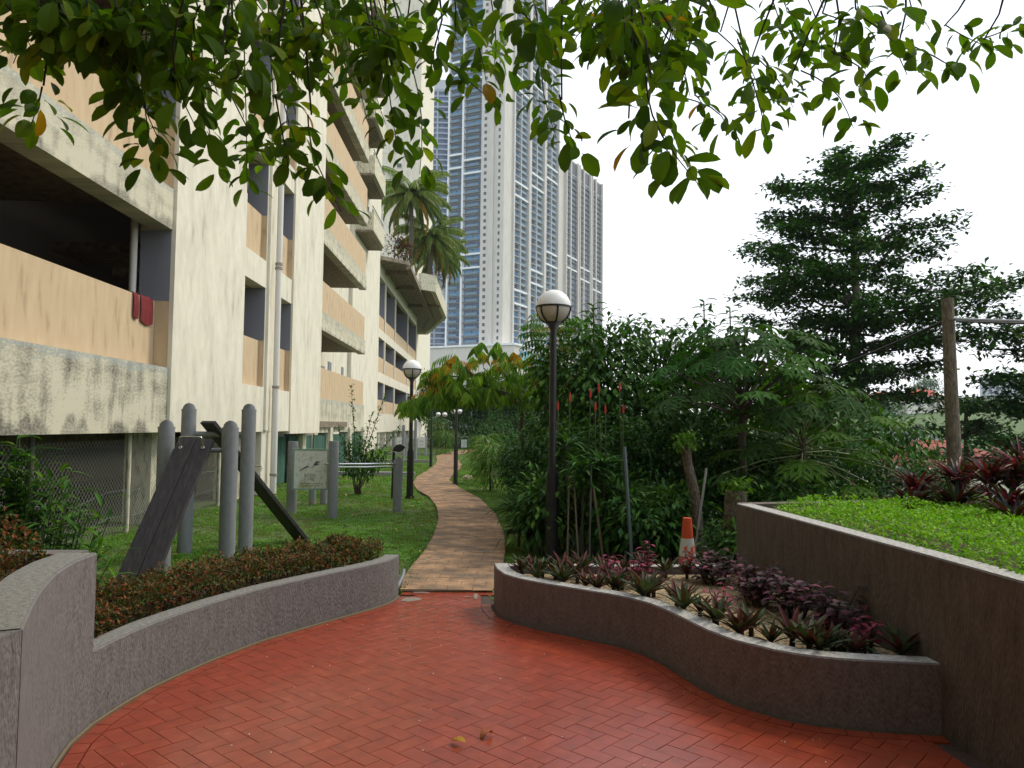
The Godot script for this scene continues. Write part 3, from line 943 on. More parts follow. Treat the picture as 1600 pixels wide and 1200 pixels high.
func far_towers() -> void:
	var wall := grained(ntex(120, 0.02, [[0.0, 0.50, 0.47, 0.42], [1.0, 0.62, 0.59, 0.53]]), Vector3(0.05, 0.01, 0.05), 0.8)
	var slab := mat(0.42, 0.43, 0.44, 0.7)
	var frame := mat(0.72, 0.74, 0.74, 0.6)
	var glass := pane(0.06, 0.10, 0.165)
	var glass2 := pane(0.09, 0.24, 0.42)
	var rail := pane(0.12, 0.22, 0.30)
	var deep := mat(0.05, 0.055, 0.065, 0.5)
	var o := thing("glass_balcony_tower", "tallest tower with blue balconies and a cream concrete core above the trees", "tower", Vector3(0.9, 0, -352), deg_to_rad(-28.0))
	# local axes: -z runs along the right face away from the corner, -x along the left face
	var H := 226.0
	var y0 := 37.0
	var fl := 3.25
	var floors := int((H - y0) / fl)
	bx(o, "core", -7.0, 5.2, 0.0, H, 0.0, -9.0, wall)
	bx(o, "core_fin", -2.4, 0.0, y0, H, 0.9, 0.0, wall)
	bx(o, "left_block", -25.6, -7.0, 0.0, H, -2.5, -40.0, wall)
	bx(o, "right_block", -26.0, 3.6, 0.0, H, -9.0, -66.0, wall)
	for k in floors:
		var y := y0 + k * fl
		bx(o, "slot", -5.4, -4.0, y + 1.0, y + 2.5, 0.05, 0.0, deep)
		bx(o, "slot", 2.2, 3.2, y + 1.0, y + 2.5, 0.05, 0.0, deep)
	# left face: two bays of balconies
	for q in [[-17.0, -7.4, 0.0], [-25.2, -18.0, 7.0]]:
		for k in floors:
			var y := y0 + k * fl
			var w := bx(o, "window", q[0] + 0.3, q[1] - 0.3, y + 0.3, y + fl - 0.35, -2.4, -2.5, glass if rng.randf() < 0.7 else glass2)
			bx(w, "balcony_rail", -3.2 if q[2] == 0.0 else -3.0, 3.2 if q[2] == 0.0 else 1.5, -1.2, -0.25, 1.2, 1.28, rail)
			bx(w, "balcony_floor", -(q[1] - q[0]) / 2, (q[1] - q[0]) / 2, -1.55, -1.3, 0.05, 1.3, mat(0.2, 0.215, 0.235, 0.7))
			bx(w, "mullion", -0.25, 0.25, -1.2, 1.2, 0.05, 0.3, deep)
		bx(o, "fin", q[1] - 0.1, q[1] + 0.9, y0, H, -0.9, -2.5, frame)
		for k in [12, 14, 26, 28, 40, 42]:
			bx(o, "white_band", q[0], q[1], y0 + k * fl - 0.45 + q[2] * 0.5, y0 + k * fl + 0.45 + q[2] * 0.5, -0.8, -2.3, frame)
	bx(o, "fin", -26.0, -25.1, y0, H, -0.9, -2.6, frame)
	# right face: three recessed bays
	for i in 3:
		var za := -10.5 - i * 18.5
		var zb := za - 15.5
		for k in floors:
			var y := y0 + k * fl
			var w := bx(o, "window", 3.6, 3.75, y + 0.35, y + fl - 0.3, za, zb, glass2 if (k + i) % 3 else glass)
			bx(w, "balcony_rail", 0.1, 1.4, -1.3, -0.35, -6.6, -0.6, rail)
			bx(w, "balcony_floor", 0.08, 1.5, -1.6, -1.35, -7.4, 7.4, slab)
			bx(w, "balcony_recess", 0.08, 0.2, -1.2, 1.0, -5.8, -1.2, deep)
		bx(o, "fin", 3.6, 6.0, y0, H, za + 1.5, za + 0.2, wall)
		bx(o, "fin", 3.6, 5.4, y0, H, (za + zb) / 2 + 0.35, (za + zb) / 2 - 0.35, slab)
		bx(o, "fin", 3.6, 6.0, y0, H, zb - 0.1, zb - 1.4, wall)
		for k in [7 + i * 4, 9 + i * 4, 23 + i * 3, 25 + i * 3, 39 + i * 3, 41 + i * 3]:
			bx(o, "white_band", 3.8, 5.6, y0 + k * fl - 0.45, y0 + k * fl + 0.45, za, zb, frame)
	# podium
	var p := thing("tower_podium", "pale podium with blue glass canopy at the foot of the tallest tower", "building", Vector3(0.9, 0, -345), deg_to_rad(-28.0))
	bx(p, "wall", -36.0, 12.0, 0.0, 37.5, 2.0, -75.0, wall)
	bx(p, "cornice", -36.6, 12.6, 37.5, 38.4, 2.6, -75.6, frame)
	var pg := MB.new()
	for i in 16:
		pg.box(Vector3(12.1, 30.0, -6.0 - i * 2.1), Vector3(13.2, 35.5, -4.2 - i * 2.1))
	part(p, "glass_canopy", pg.mesh(), mat(0.12, 0.36, 0.48, 0.15))
	# the second tower
	var t := thing("striped_tower", "lower beige tower with dark vertical window stripes right of the tallest tower", "tower", Vector3(37.0, 0, -430), deg_to_rad(-28.0))
	var th := 161.0
	bx(t, "wall", -16.0, 0.0, 0.0, th, 0.0, -74.0, wall)
	bx(t, "roof_fin", -16.0, 0.0, th, th + 3.0, 0.0, -3.0, wall)
	for i in 3:
		var za := -12.5 - i * 21.5
		bx(t, "dark_crown", 0.0, 0.3, th - 8.0, th - 1.0, za, za - 17.0, deep)
		for q in [[0.4, 5.6], [8.0, 16.6]]:
			for k in 37:
				var y := 36.0 + k * 3.15
				var w := bx(t, "window", 0.0, 0.35, y, y + 2.5, za - q[0], za - q[1], pane(0.065, 0.08, 0.11) if q[0] < 1 or k % 4 else pane(0.06, 0.09, 0.13))
				bx(w, "sill", 0.1, 0.9, -1.62, -1.27, -(q[1] - q[0]) / 2, (q[1] - q[0]) / 2, mat(0.09, 0.095, 0.115, 0.6) if q[0] > 1 else mat(0.2, 0.2, 0.2, 0.7))
		bx(t, "fin", 0.0, 1.5, 30.0, th, za + 1.2, za + 0.1, wall)
		bx(t, "fin", 0.0, 1.2, 30.0, th, za - 6.0, za - 7.4, wall)
		bx(t, "fin", 0.0, 1.5, 30.0, th, za - 17.1, za - 18.6, wall)
		for y in [101.0 - i * 3, 94.0 - i * 3]:
			bx(t, "white_band", 0.4, 1.1, y, y + 1.0, za - 0.1, za - 17.0, frame)
	# curved blue tower behind the palms
	var b := thing("curved_glass_tower", "dark blue curved glass tower seen behind the palm trees", "tower", Vector3(-30.0, 0, -440))
	for k in 56:
		var y := 20.0 + k * 3.1
		var f := MB.new()
		var s := MB.new()
		var n := 9
		for i in n:
			var a := -20.0 + 40.0 * i / n; var c := -20.0 + 40.0 * (i + 1) / n
			var ya := 8.0 - a * a * 0.02; var yc := 8.0 - c * c * 0.02
			f.quad(Vector3(a, y, ya), Vector3(a, y + 2.3, ya), Vector3(c, y + 2.3, yc), Vector3(c, y, yc), Color.WHITE)
			s.box(Vector3(a, y + 2.3, minf(ya, yc) - 1.0), Vector3(c, y + 3.1, maxf(ya, yc) + 0.7))
		part(b, "glazing", f.mesh(), mat(0.05, 0.09, 0.17, 0.12) if k % 3 else mat(0.08, 0.14, 0.24, 0.12))
		part(b, "floor_edge", s.mesh(), mat(0.36, 0.44, 0.55, 0.5))
	bx(b, "core", -19.5, 19.5, 0.0, 195.0, -0.5, -25.0, mat(0.10, 0.12, 0.16, 0.6))
	for x in [-12.0, -2.0, 8.0]:
		bx(b, "mast_fin", x, x + 0.8, 20.0, 195.0, 8.7, 8.2, mat(0.4, 0.45, 0.5, 0.5))
	bx(b, "crown", -20.0, 20.0, 195.0, 201.0, 6.0, -20.0, mat(0.5, 0.52, 0.52, 0.6))

# ---------------------------------------------------------------- exercise stations on the lawn
func post_mesh(h: float, r: float, dome := true) -> ArrayMesh:
	var mb := MB.new()
	var P := func(y: float) -> Vector3: return Vector3(0, y, 0)
	mb.tube([P.call(-0.1), P.call(h - 0.1)], [r, r], 20, Color.WHITE, false)
	if dome:
		mb.tube([P.call(h - 0.1), P.call(h - 0.095), P.call(h - 0.075)], [r, r * 1.03, r * 1.03], 20)
		var ps := []
		var rs := []
		for i in 7:
			var a := i * PI / 12
			ps.append(P.call(h - 0.075 + 0.075 * sin(a)))
			rs.append(maxf(r * 0.86 * cos(a), 0.002))
		mb.tube(ps, rs, 20, Color.WHITE, false)
	else:
		mb.tube([P.call(h - 0.1), P.call(h - 0.095), P.call(h - 0.088)], [r * 0.93, r * 0.93, r * 0.93], 20, Color.WHITE, false)
		mb.tube([P.call(h - 0.088), P.call(h)], [r, r], 20)
	return mb.mesh()

func plank(parent: Node3D, called: String, a: Vector3, b: Vector3, across: Vector3, w: float, th: float, m: Material, shift := 0.0) -> MeshInstance3D:
	var d := (b - a).normalized()
	var s := (across - d * across.dot(d)).normalized()
	var n := s.cross(d)
	var mb := MB.new()
	var ln := a.distance_to(b)
	mb.cham(Vector3(-w / 2, -th, -ln / 2), Vector3(w / 2, 0, ln / 2), 0.004)
	mb.quad(Vector3(-w / 2, -th, -ln / 2), Vector3(w / 2, -th, -ln / 2), Vector3(w / 2, -th, ln / 2), Vector3(-w / 2, -th, ln / 2), Color.WHITE)
	return part(parent, called, mb.mesh(), m, Transform3D(Basis(s, n if n.y > 0 else -n, d if n.y > 0 else d), (a + b) / 2 + s * shift))

func bar(parent: Node3D, called: String, pts: Array, r: float, m: Material, sides := 10) -> MeshInstance3D:
	var mb := MB.new()
	var rr := []
	for p in pts: rr.append(r)
	mb.tube(pts, rr, sides)
	return part(parent, called, mb.mesh(), m)

func rounded(pts: Array, r: float) -> Array:   # cut the corners of a polyline
	var o := [pts[0]]
	for i in range(1, pts.size() - 1):
		var a: Vector3 = pts[i] + (pts[i - 1] - pts[i]).normalized() * r
		var b: Vector3 = pts[i] + (pts[i + 1] - pts[i]).normalized() * r
		for k in 5:
			var t := k / 4.0
			o.append(a.lerp(pts[i], t).lerp(pts[i].lerp(b, t), t))
	o.append(pts[-1])
	return o

func equipment() -> void:
	var steel := grained(ntex(130, 0.03, [[0.0, 0.17, 0.175, 0.175], [0.4, 0.215, 0.225, 0.23], [1.0, 0.24, 0.25, 0.255]]), Vector3(0.9, 0.5, 0.9), 0.5)
	var wood := grained(ntex(131, 0.02, [[0.0, 0.018, 0.016, 0.017], [0.5, 0.034, 0.030, 0.032], [0.85, 0.055, 0.048, 0.05], [1.0, 0.16, 0.14, 0.13]], 512, 6), Vector3(2.0, 0.6, 0.6), 0.75, bump(132, 0.05, 4.0), 0.4)
	var chrome := mat(0.62, 0.62, 0.60, 0.22, 0.9)
	var o := thing("sit_up_bench", "outdoor sit-up station of four grey posts with two sloping black boards", "exercise bench")
	for q in [[-3.55, -8.58, 1.63], [-2.86, -8.6, 1.63], [-3.77, -9.77, 1.85], [-3.03, -9.79, 1.85]]:
		part(o, "post", post_mesh(q[2], 0.088), steel, Transform3D(Basis(), Vector3(q[0], 0, q[1])))
	bar(o, "crossbar", [Vector3(-3.55, 1.30, -8.58), Vector3(-2.86, 1.30, -8.6)], 0.025, steel)
	bar(o, "crossbar", [Vector3(-3.77, 1.46, -9.77), Vector3(-3.03, 1.46, -9.79)], 0.036, steel)
	var T := Vector3(-3.19, 1.44, -8.5)
	var B := Vector3(-3.40, 0.0, -7.52)
	for s in [-0.096, 0.096]: plank(o, "board", T, B, Vector3.RIGHT, 0.185, 0.04, wood, s)
	var d := (B - T).normalized()
	var nrm := Vector3.RIGHT.cross(d).normalized()
	if nrm.y < 0: nrm = -nrm
	var h0 := T + d * 0.13
	bar(o, "handle", rounded([h0 - Vector3(0.125, 0, 0), h0 - Vector3(0.125, 0, 0) + nrm * 0.12 - d * 0.06, h0 + Vector3(0.115, 0, 0) + nrm * 0.12 - d * 0.06, h0 + Vector3(0.115, 0, 0)], 0.03), 0.009, chrome)
	for s in [-0.125, 0.115]: bar(o, "bolt_plate", [h0 + Vector3(s, 0, 0), h0 + Vector3(s, 0, 0) + nrm * 0.008], 0.02, chrome)
	T = Vector3(-3.50, 1.63, -9.72)
	B = Vector3(-2.52, 0.0, -10.75)
	d = (B - T).normalized()
	var ac := d.cross(Vector3.UP).normalized()
	for s in [-0.085, 0.085]: plank(o, "board", T, B, ac, 0.168, 0.045, wood, s)
	nrm = ac.cross(d).normalized()
	if nrm.y < 0: nrm = -nrm
	h0 = T + d * 0.95
	bar(o, "handle", rounded([h0 - ac * 0.1, h0 - ac * 0.1 + nrm * 0.14 - d * 0.05, h0 + ac * 0.1 + nrm * 0.14 - d * 0.05, h0 + ac * 0.1], 0.03), 0.009, chrome)

	# instruction sign on its post
	o = thing("exercise_sign", "weathered white BODY CURL instruction sign fixed to a grey post", "sign", Vector3(-3.58, 0, -14.2))
	part(o, "post", post_mesh(1.28, 0.092, false), steel)
	var weather := grained(ntex(140, 0.03, [[0.0, 0.30, 0.30, 0.20], [0.35, 0.62, 0.63, 0.55], [1.0, 0.70, 0.71, 0.65]]), Vector3(0.8, 0.4, 0.8), 0.7)
	var pn := bx(o, "panel", 0.10, 0.70, 0.44, 1.15, 0.28, 0.31, weather)
	for q in [[-0.315, 0.315, 0.34, 0.365], [-0.315, 0.315, -0.365, -0.34], [-0.315, -0.29, -0.34, 0.34], [0.29, 0.315, -0.34, 0.34]]:
		bx(pn, "frame", q[0], q[1], q[2], q[3], -0.02, 0.024, mat(0.22, 0.33, 0.27, 0.6))
	var ink := mat(0.10, 0.105, 0.10, 0.7)
	for q in [["BODY", -0.11, 0.062], ["CURL", -0.175, 0.062]]:
		var tm := TextMesh.new()
		tm.text = q[0]
		var sf := SystemFont.new()
		sf.font_names = PackedStringArray(["Droid Sans"])
		tm.font = sf
		tm.font_size = 32
		tm.pixel_size = q[2] / 32.0 * 1.15
		tm.depth = 0.002
		part(pn, "lettering", tm, ink, Transform3D(Basis(), Vector3(-0.02, q[1], 0.0165)))
	# drawing of the exercise: legs, curled trunk, arms, bench line
	var fig := MB.new()
	fig.tube([Vector3(-0.20, -0.035, 0.016), Vector3(-0.10, 0.03, 0.017), Vector3(-0.04, 0.055, 0.016)], [0.006, 0.012, 0.014], 6)
	fig.tube([Vector3(0.06, 0.08, 0.016), Vector3(0.10, 0.13, 0.017), Vector3(0.16, 0.135, 0.016)], [0.012, 0.016, 0.008], 6)
	fig.tube([Vector3(0.07, 0.075, 0.016), Vector3(0.13, 0.10, 0.017)], [0.012, 0.012], 6)
	for i in 12:
		var a := 0.5 + i * 0.2
		fig.tube([Vector3(-0.06 + 0.10 * cos(a), 0.08 + 0.10 * sin(a), 0.016), Vector3(-0.06 + 0.10 * cos(a + 0.2), 0.08 + 0.10 * sin(a + 0.2), 0.016)], [0.002, 0.002], 4)
	fig.tube([Vector3(-0.02, 0.03, 0.016), Vector3(0.15, 0.09, 0.016)], [0.002, 0.002], 4)
	fig.tube([Vector3(0.08, -0.03, 0.016), Vector3(0.20, -0.03, 0.016)], [0.002, 0.002], 4)
	part(pn, "figure_drawing", fig.mesh(), ink)
	var lines := MB.new()
	for k in 2:
		var x := -0.17 + k * 0.03
		while x < 0.19 - k * 0.05:
			var w := rng.randf_range(0.02, 0.05)
			lines.box(Vector3(x, -0.262 - k * 0.036, 0.015), Vector3(x + w, -0.250 - k * 0.036, 0.0165))
			x += w + 0.012
	part(pn, "small_print", lines.mesh(), mat(0.12, 0.13, 0.12, 0.7))
	var algae := MB.new()
	for i in 150:
		var c := Vector3(-0.2 + absf(rng.randfn(0.0, 0.11)), -0.33 + absf(rng.randfn(0, 0.06)), 0.0153 + i * 0.00001)
		var r := rng.randf_range(0.003, 0.011)
		for k in 5:
			algae.tri(c, c + Vector3(cos(k * TAU / 5 + TAU / 5) * r, sin(k * TAU / 5 + TAU / 5) * r * 1.5, 0), c + Vector3(cos(k * TAU / 5) * r, sin(k * TAU / 5) * r * 1.5, 0), Color.WHITE)
	part(pn, "algae_stain", algae.mesh(), mat(0.36, 0.38, 0.17, 0.9))
	# the low bars beside it
	o = thing("parallel_bar_station", "pair of low chrome bars between two grey posts beside the sign", "exercise bar")
	part(o, "post", post_mesh(1.31, 0.088, false), steel, Transform3D(Basis(), Vector3(-2.71, 0, -13.56)))
	part(o, "post", post_mesh(1.0, 0.088), steel, Transform3D(Basis(), Vector3(-1.71, 0, -14.64)))
	for s in [0.0, 0.06]:
		bar(o, "bar", [Vector3(-3.5, 0.90 - s, -14.5 - s), Vector3(-2.71, 0.90 - s, -13.66 - s), Vector3(-1.72, 0.87 - s, -14.62 - s)], 0.018, chrome)
	for q in [[-3.52, -15.6, 0.95], [-3.36, -15.9, 0.95]]:
		o = thing("low_post", ["short grey post just behind the sign, nearer the building", "short grey post just behind the sign, nearer the path"][0 if q[0] < -3.45 else 1], "post", Vector3(q[0], 0, q[1]), 0.0, "low posts behind the sign")
		part(o, "shaft", post_mesh(q[2], 0.07, false), steel)
	# hooded stand
	o = thing("hooded_stand", "slim black stand with a curved black hood beside the low bars", "stand", Vector3(-2.13, 0, -17.2))
	bar(o, "pole", [Vector3(0, -0.05, 0), Vector3(0.02, 1.0, 0)], 0.03, mat(0.014, 0.014, 0.015, 0.5))
	var hood := MB.new()
	for i in 8:
		var a := PI * 0.95 - i * PI * 0.09; var b := a - PI * 0.09
		for w in [[0.0, 1], [0.012, -1]]:
			var r: float = 0.16 - w[0]
			var q := [Vector3(0.16 + r * cos(a), 1.0 + r * sin(a) * 1.1, -0.13), Vector3(0.16 + r * cos(b), 1.0 + r * sin(b) * 1.1, -0.13), Vector3(0.16 + r * cos(b), 1.0 + r * sin(b) * 1.1, 0.13), Vector3(0.16 + r * cos(a), 1.0 + r * sin(a) * 1.1, 0.13)]
			hood.quad(q[0], q[1], q[2], q[3], Color.WHITE)
	for z in [-0.13, 0.13]:
		for i in 8:
			var a := PI * 0.95 - i * PI * 0.09; var b := a - PI * 0.09
			hood.tri(Vector3(0.16, 1.0, z), Vector3(0.16 + 0.16 * cos(a), 1.0 + 0.176 * sin(a), z), Vector3(0.16 + 0.16 * cos(b), 1.0 + 0.176 * sin(b), z), Color.WHITE)
	part(o, "hood", hood.mesh(), mat(0.016, 0.014, 0.013, 0.6))
	# far station
	var far := [[-4.55, -37.0, 1.35, "left"], [-4.35, -40.5, 1.1, "second"], [-3.98, -36.0, 1.62, "third"], [-3.48, -36.6, 1.85, "tallest"], [-3.35, -41.0, 1.1, "last"]]
	var names := ["grey post of the far exercise station, nearest the building wall", "thin grey post of the far exercise station, second from the building", "grey post of the far exercise station, third from the building", "tallest grey post of the far exercise station", "short grey post right of the far white sign, nearest the path"]
	for i in far.size():
		o = thing("station_post", names[i], "post", Vector3(far[i][0], 0, far[i][1]), 0.0, "posts of the far exercise station")
		part(o, "shaft", post_mesh(far[i][2], 0.075), steel)
	for q in [[-3.32, -40.8, "small white instruction board of the far exercise station"], [-4.35, -40.2, "white board between the far posts nearer to the building"]]:
		o = thing("instruction_board", q[2], "sign", Vector3(q[0] - 0.24, 0, q[1]))
		bx(o, "panel", -0.2, 0.2, 0.42, 0.98, -0.015, 0.015, mat(0.62, 0.62, 0.58, 0.6))
		bar(o, "leg", [Vector3(-0.17, -0.05, -0.035), Vector3(-0.17, 0.9, -0.035)], 0.02, steel)
		bar(o, "leg", [Vector3(0.17, -0.05, -0.035), Vector3(0.17, 0.9, -0.035)], 0.02, steel)
		var pr := MB.new()
		pr.tube([Vector3(-0.1, 0.72, 0.016), Vector3(-0.03, 0.76, 0.016)], [0.012, 0.016], 5)
		pr.tube([Vector3(0.02, 0.8, 0.016), Vector3(0.12, 0.73, 0.016)], [0.014, 0.01], 5)
		pr.box(Vector3(-0.1, 0.56, 0.0151), Vector3(0.1, 0.575, 0.0165))
		part(o, "print", pr.mesh(), ink)

# ---------------------------------------------------------------- lamps
func lamp(at: Vector3, h: float, r: float, label: String, heads := 1) -> void:
	var black := grained(ntex(150, 0.04, [[0.0, 0.008, 0.008, 0.009], [0.7, 0.016, 0.016, 0.018], [1.0, 0.04, 0.036, 0.034]]), Vector3(1, 0.5, 1), 0.45)
	var o := thing("globe_lamp", label, "lamp post", at, 0.0, "globe lamps along the walk")
	var mb := MB.new()
	var P := func(y: float) -> Vector3: return Vector3(0, y, 0)
	var k := r / 0.21
	mb.tube([P.call(-0.1), P.call(0.04), P.call(0.05), P.call(1.0), P.call(1.05), P.call(1.1), P.call(h - r * 1.25)], [0.10 * k, 0.10 * k, 0.078 * k, 0.074 * k, 0.06 * k, 0.046 * k, 0.04 * k], 16)
	part(o, "pole", mb.mesh(), black)
	for i in heads:
		var c := Vector3((i - (heads - 1) * 0.5) * r * 2.6, h, 0)
		var up := MB.new()
		var lo := MB.new()
		for q in [[up, 0.0, PI / 2], [lo, -PI * 0.36, 0.0]]:
			var ps := []
			var rs := []
			for j in 9:
				var a: float = q[1] + (q[2] - q[1]) * j / 8.0
				ps.append(c + Vector3(0, r * sin(a), 0))
				rs.append(maxf(r * cos(a), 0.001))
			q[0].tube(ps, rs, 28, Color.WHITE, false)
		var dome := part(o, "globe_top", _smooth_globe(c, r, 0.0, PI / 2), mat(0.80, 0.79, 0.76, 0.45))
		part(o, "globe_bottom", _smooth_globe(c, r * 0.985, -PI * 0.4, 0.0), grained(ntex(151, 0.04, [[0.0, 0.34, 0.30, 0.25], [0.5, 0.52, 0.47, 0.41], [1.0, 0.60, 0.56, 0.50]]), Vector3(2.5, 2.5, 2.5), 0.5))
		var ring := MB.new()
		ring.tube([c + Vector3(0, -0.012, 0), c + Vector3(0, -0.008, 0), c + Vector3(0, 0.008, 0), c + Vector3(0, 0.012, 0)], [r * 1.005, r * 1.05, r * 1.05, r * 1.005], 28, Color.WHITE, false)
		part(o, "ring", ring.mesh(), black)
		for j in 6:
			var pts := []
			var rr := []
			for m in 7:
				var a := -PI * 0.40 * m / 6.0
				pts.append(c + Vector3(r * 1.02 * cos(a) * cos(j * PI / 3 + 0.35), r * 1.02 * sin(a), r * 1.02 * cos(a) * sin(j * PI / 3 + 0.35)))
				rr.append(0.011 * k)
			var rib := MB.new()
			rib.tube(pts, rr, 6)
			part(o, "rib", rib.mesh(), black)
		var cup := MB.new()
		cup.tube([c - Vector3(0, r * 1.3, 0), c - Vector3(0, r * 1.05, 0), c - Vector3(0, r * 0.95, 0), c - Vector3(0, r * 0.88, 0)], [0.045 * k, 0.07 * k, 0.10 * k, 0.11 * k], 16)
		part(o, "cup", cup.mesh(), black)
		if heads > 1:
			bar(o, "arm", [Vector3(0, h - r * 1.3, 0), c - Vector3(0, r * 1.3, 0)], 0.02, black)

func _smooth_globe(c: Vector3, r: float, a0: float, a1: float) -> ArrayMesh:
	var mb := MB.new()
	var n := 32
	var m := 10
	var P := func(i: int, j: int) -> Vector3:
		var a := lerpf(a0, a1, j / float(m)); var t := TAU * i / n
		return Vector3(cos(a) * cos(t), sin(a), cos(a) * sin(t))
	for i in n:
		for j in m:
			var q := [P.call(i, j), P.call(i, j + 1), P.call(i + 1, j + 1), P.call(i + 1, j)]
			for t in [[0, 2, 1], [0, 3, 2]]:
				for e in t: mb.sv(c + q[e] * r, q[e], Color.WHITE)
	return mb.mesh()

func lamps() -> void:
	lamp(Vector3(0.77, 0, -9.31), 3.06, 0.212, "nearest black lamp post with large white globe rising from the shrubs")
	lamp(Vector3(-1.73, 0, -17.1), 2.84, 0.21, "black globe lamp on the lawn behind the low bars, its globe half hidden by leaves")
	lamp(Vector3(-2.25, 0, -30.1), 2.40, 0.16, "third globe lamp, standing left of the second bend of the walk")
	lamp(Vector3(-0.90, 0, -21.1), 2.62, 0.16, "lamp post on the right of the walk with its head hidden under the orange-tipped tree")
	lamp(Vector3(-3.1, 0, -50.0), 2.3, 0.16, "far lamp with two small globes behind the third lamp", 2)
	lamp(Vector3(-2.0, 0, -47.0), 2.45, 0.15, "far lamp in front of the dark wood beyond the walk", 2)

# ---------------------------------------------------------------- small things
func small_things() -> void:
	# traffic cone
	var o := thing("traffic_cone", "orange and white traffic cone with peeling band behind the flower bed", "traffic cone", Vector3(2.0, 0.0, -7.72), 0.3)
	var orange := mat(0.60, 0.075, 0.02, 0.55)
	bx(o, "base", -0.18, 0.18, 0.0, 0.03, -0.18, 0.18, orange)
	var P := func(y: float) -> Vector3: return Vector3(0, y, 0)
	var mb := MB.new()
	mb.tube([P.call(0.03), P.call(0.06), P.call(0.30)], [0.135, 0.12, 0.085], 24, Color.WHITE, false)
	mb.tube([P.call(0.30), P.call(0.52)], [0.082, 0.056], 24, Color.WHITE, false)
	mb.tube([P.call(0.52), P.call(0.70)], [0.058, 0.044], 24)
	part(o, "cone", mb.mesh(), orange)
	mb = MB.new()
	mb.tube([P.call(0.325), P.call(0.50)], [0.0845, 0.0625], 24, Color.WHITE, false)
	part(o, "white_band", mb.mesh(), mat(0.62, 0.60, 0.56, 0.5))
	for q in [[-0.75, 0.39, 0.07], [0.15, 0.38, 0.09], [-0.25, 0.35, 0.06], [0.75, 0.40, 0.06]]:
		var fl := MB.new()
		for k in 7:
			var a := k * TAU / 7; var b := (k + 1) * TAU / 7
			var g := func(t: float, s: float) -> Vector3:
				var y: float = q[1] + sin(t) * q[2] * s
				var th: float = q[0] + cos(t) * 0.35 * s
				var r := lerpf(0.0845, 0.0625, (y - 0.325) / 0.175) + 0.002
				return Vector3(sin(th) * r, y, cos(th) * r)
			fl.tri(g.call(0, 0), g.call(b, 0.4 + 0.6 * ((k + 1) % 2)), g.call(a, 0.4 + 0.6 * (k % 2)), Color.WHITE)
		part(o, "peeled_patch", fl.mesh(), orange)
	# red cloths hung over the parapet
	for q in [[-11.52, 0.17, 0.34, "narrow dark red cloth hanging over the peach parapet"], [-11.76, 0.42, 0.38, "wide dark red cloth hanging over the peach parapet next to the pipe"]]:
		mb = MB.new()
		var prof := [Vector2(-5.56, 3.30), Vector2(-5.545, 3.50), Vector2(-5.53, 3.545), Vector2(-5.43, 3.552), Vector2(-5.33, 3.545), Vector2(-5.318, 3.50), Vector2(-5.312, 3.53 - q[2] * 0.5), Vector2(-5.318, 3.53 - q[2])]
		for i in prof.size() - 1:
			for k in 6:
				var f := func(p: Vector2, t: float) -> Vector3:
					var wv := 0.012 * sin(t * 9.0 + p.y * 4.0) * (1.0 if p.y < 3.49 else 0.0)
					return Vector3(p.x + absf(wv) * (1.0 if p.x > -5.4 else -1.0), p.y - (0.05 * sin(t * 3.0) if p.y < 3.3 and p.x > -5.4 else 0.0), q[0] - q[1] * t)
				mb.quad(f.call(prof[i], k / 6.0), f.call(prof[i + 1], k / 6.0), f.call(prof[i + 1], (k + 1) / 6.0), f.call(prof[i], (k + 1) / 6.0), Color.WHITE)
		tag(part(self, "hanging_cloth", mb.mesh(), mat(0.16, 0.008, 0.012, 0.9)), q[3], "cloth", "cloths on the parapet")
	# wooden pole and cable
	o = thing("wooden_pole", "weathered wooden utility pole leaning beside the purple plants", "pole", Vector3(5.27, 0, -8.5))
	mb = MB.new()
	var pts := []
	var rr := []
	for i in 9:
		var t := i / 8.0
		pts.append(Vector3(-0.09 * t + 0.01 * sin(t * 7.0), -0.2 + 3.3 * t, 0.006 * sin(t * 11.0)))
		rr.append(lerpf(0.088, 0.062, t))
	mb.tube(pts, rr, 16)
	part(o, "trunk", mb.mesh(), grained(ntex(160, 0.03, [[0.0, 0.05, 0.04, 0.03], [0.4, 0.13, 0.105, 0.075], [0.8, 0.20, 0.165, 0.12], [1.0, 0.28, 0.24, 0.18]], 512, 6), Vector3(2.2, 0.35, 2.2), 0.9, bump(161, 0.06, 6.0), 0.8))
	for k in 3:
		var cp := []
		for i in 13:
			var t := i / 12.0
			cp.append(Vector3(5.19 + 4.2 * t, 2.86 - 0.09 * sin(t * PI) - 0.02 * k + 0.10 * t, -8.42 + 0.03 * k + 0.6 * t))
		var cb := bar(self, "overhead_cable", cp, 0.012, mat(0.03, 0.03, 0.032, 0.6) if k else mat(0.25, 0.27, 0.28, 0.5), 6)
		tag(cb, ["upper grey cable running right from the wooden pole", "middle black cable running right from the wooden pole", "lowest black cable running right from the wooden pole"][k], "cable", "cables at the wooden pole")
	var sag := []
	for i in 15:
		var t := i / 14.0
		sag.append(Vector3(5.18 - 3.4 * t + 0.0, 2.86 - 1.0 * t - 0.35 * sin(t * PI), -8.5 - 4.5 * t))
	tag(bar(self, "sagging_cable", sag, 0.013, mat(0.02, 0.02, 0.022, 0.6), 6), "black cable sagging left from the wooden pole towards the papaya", "cable")
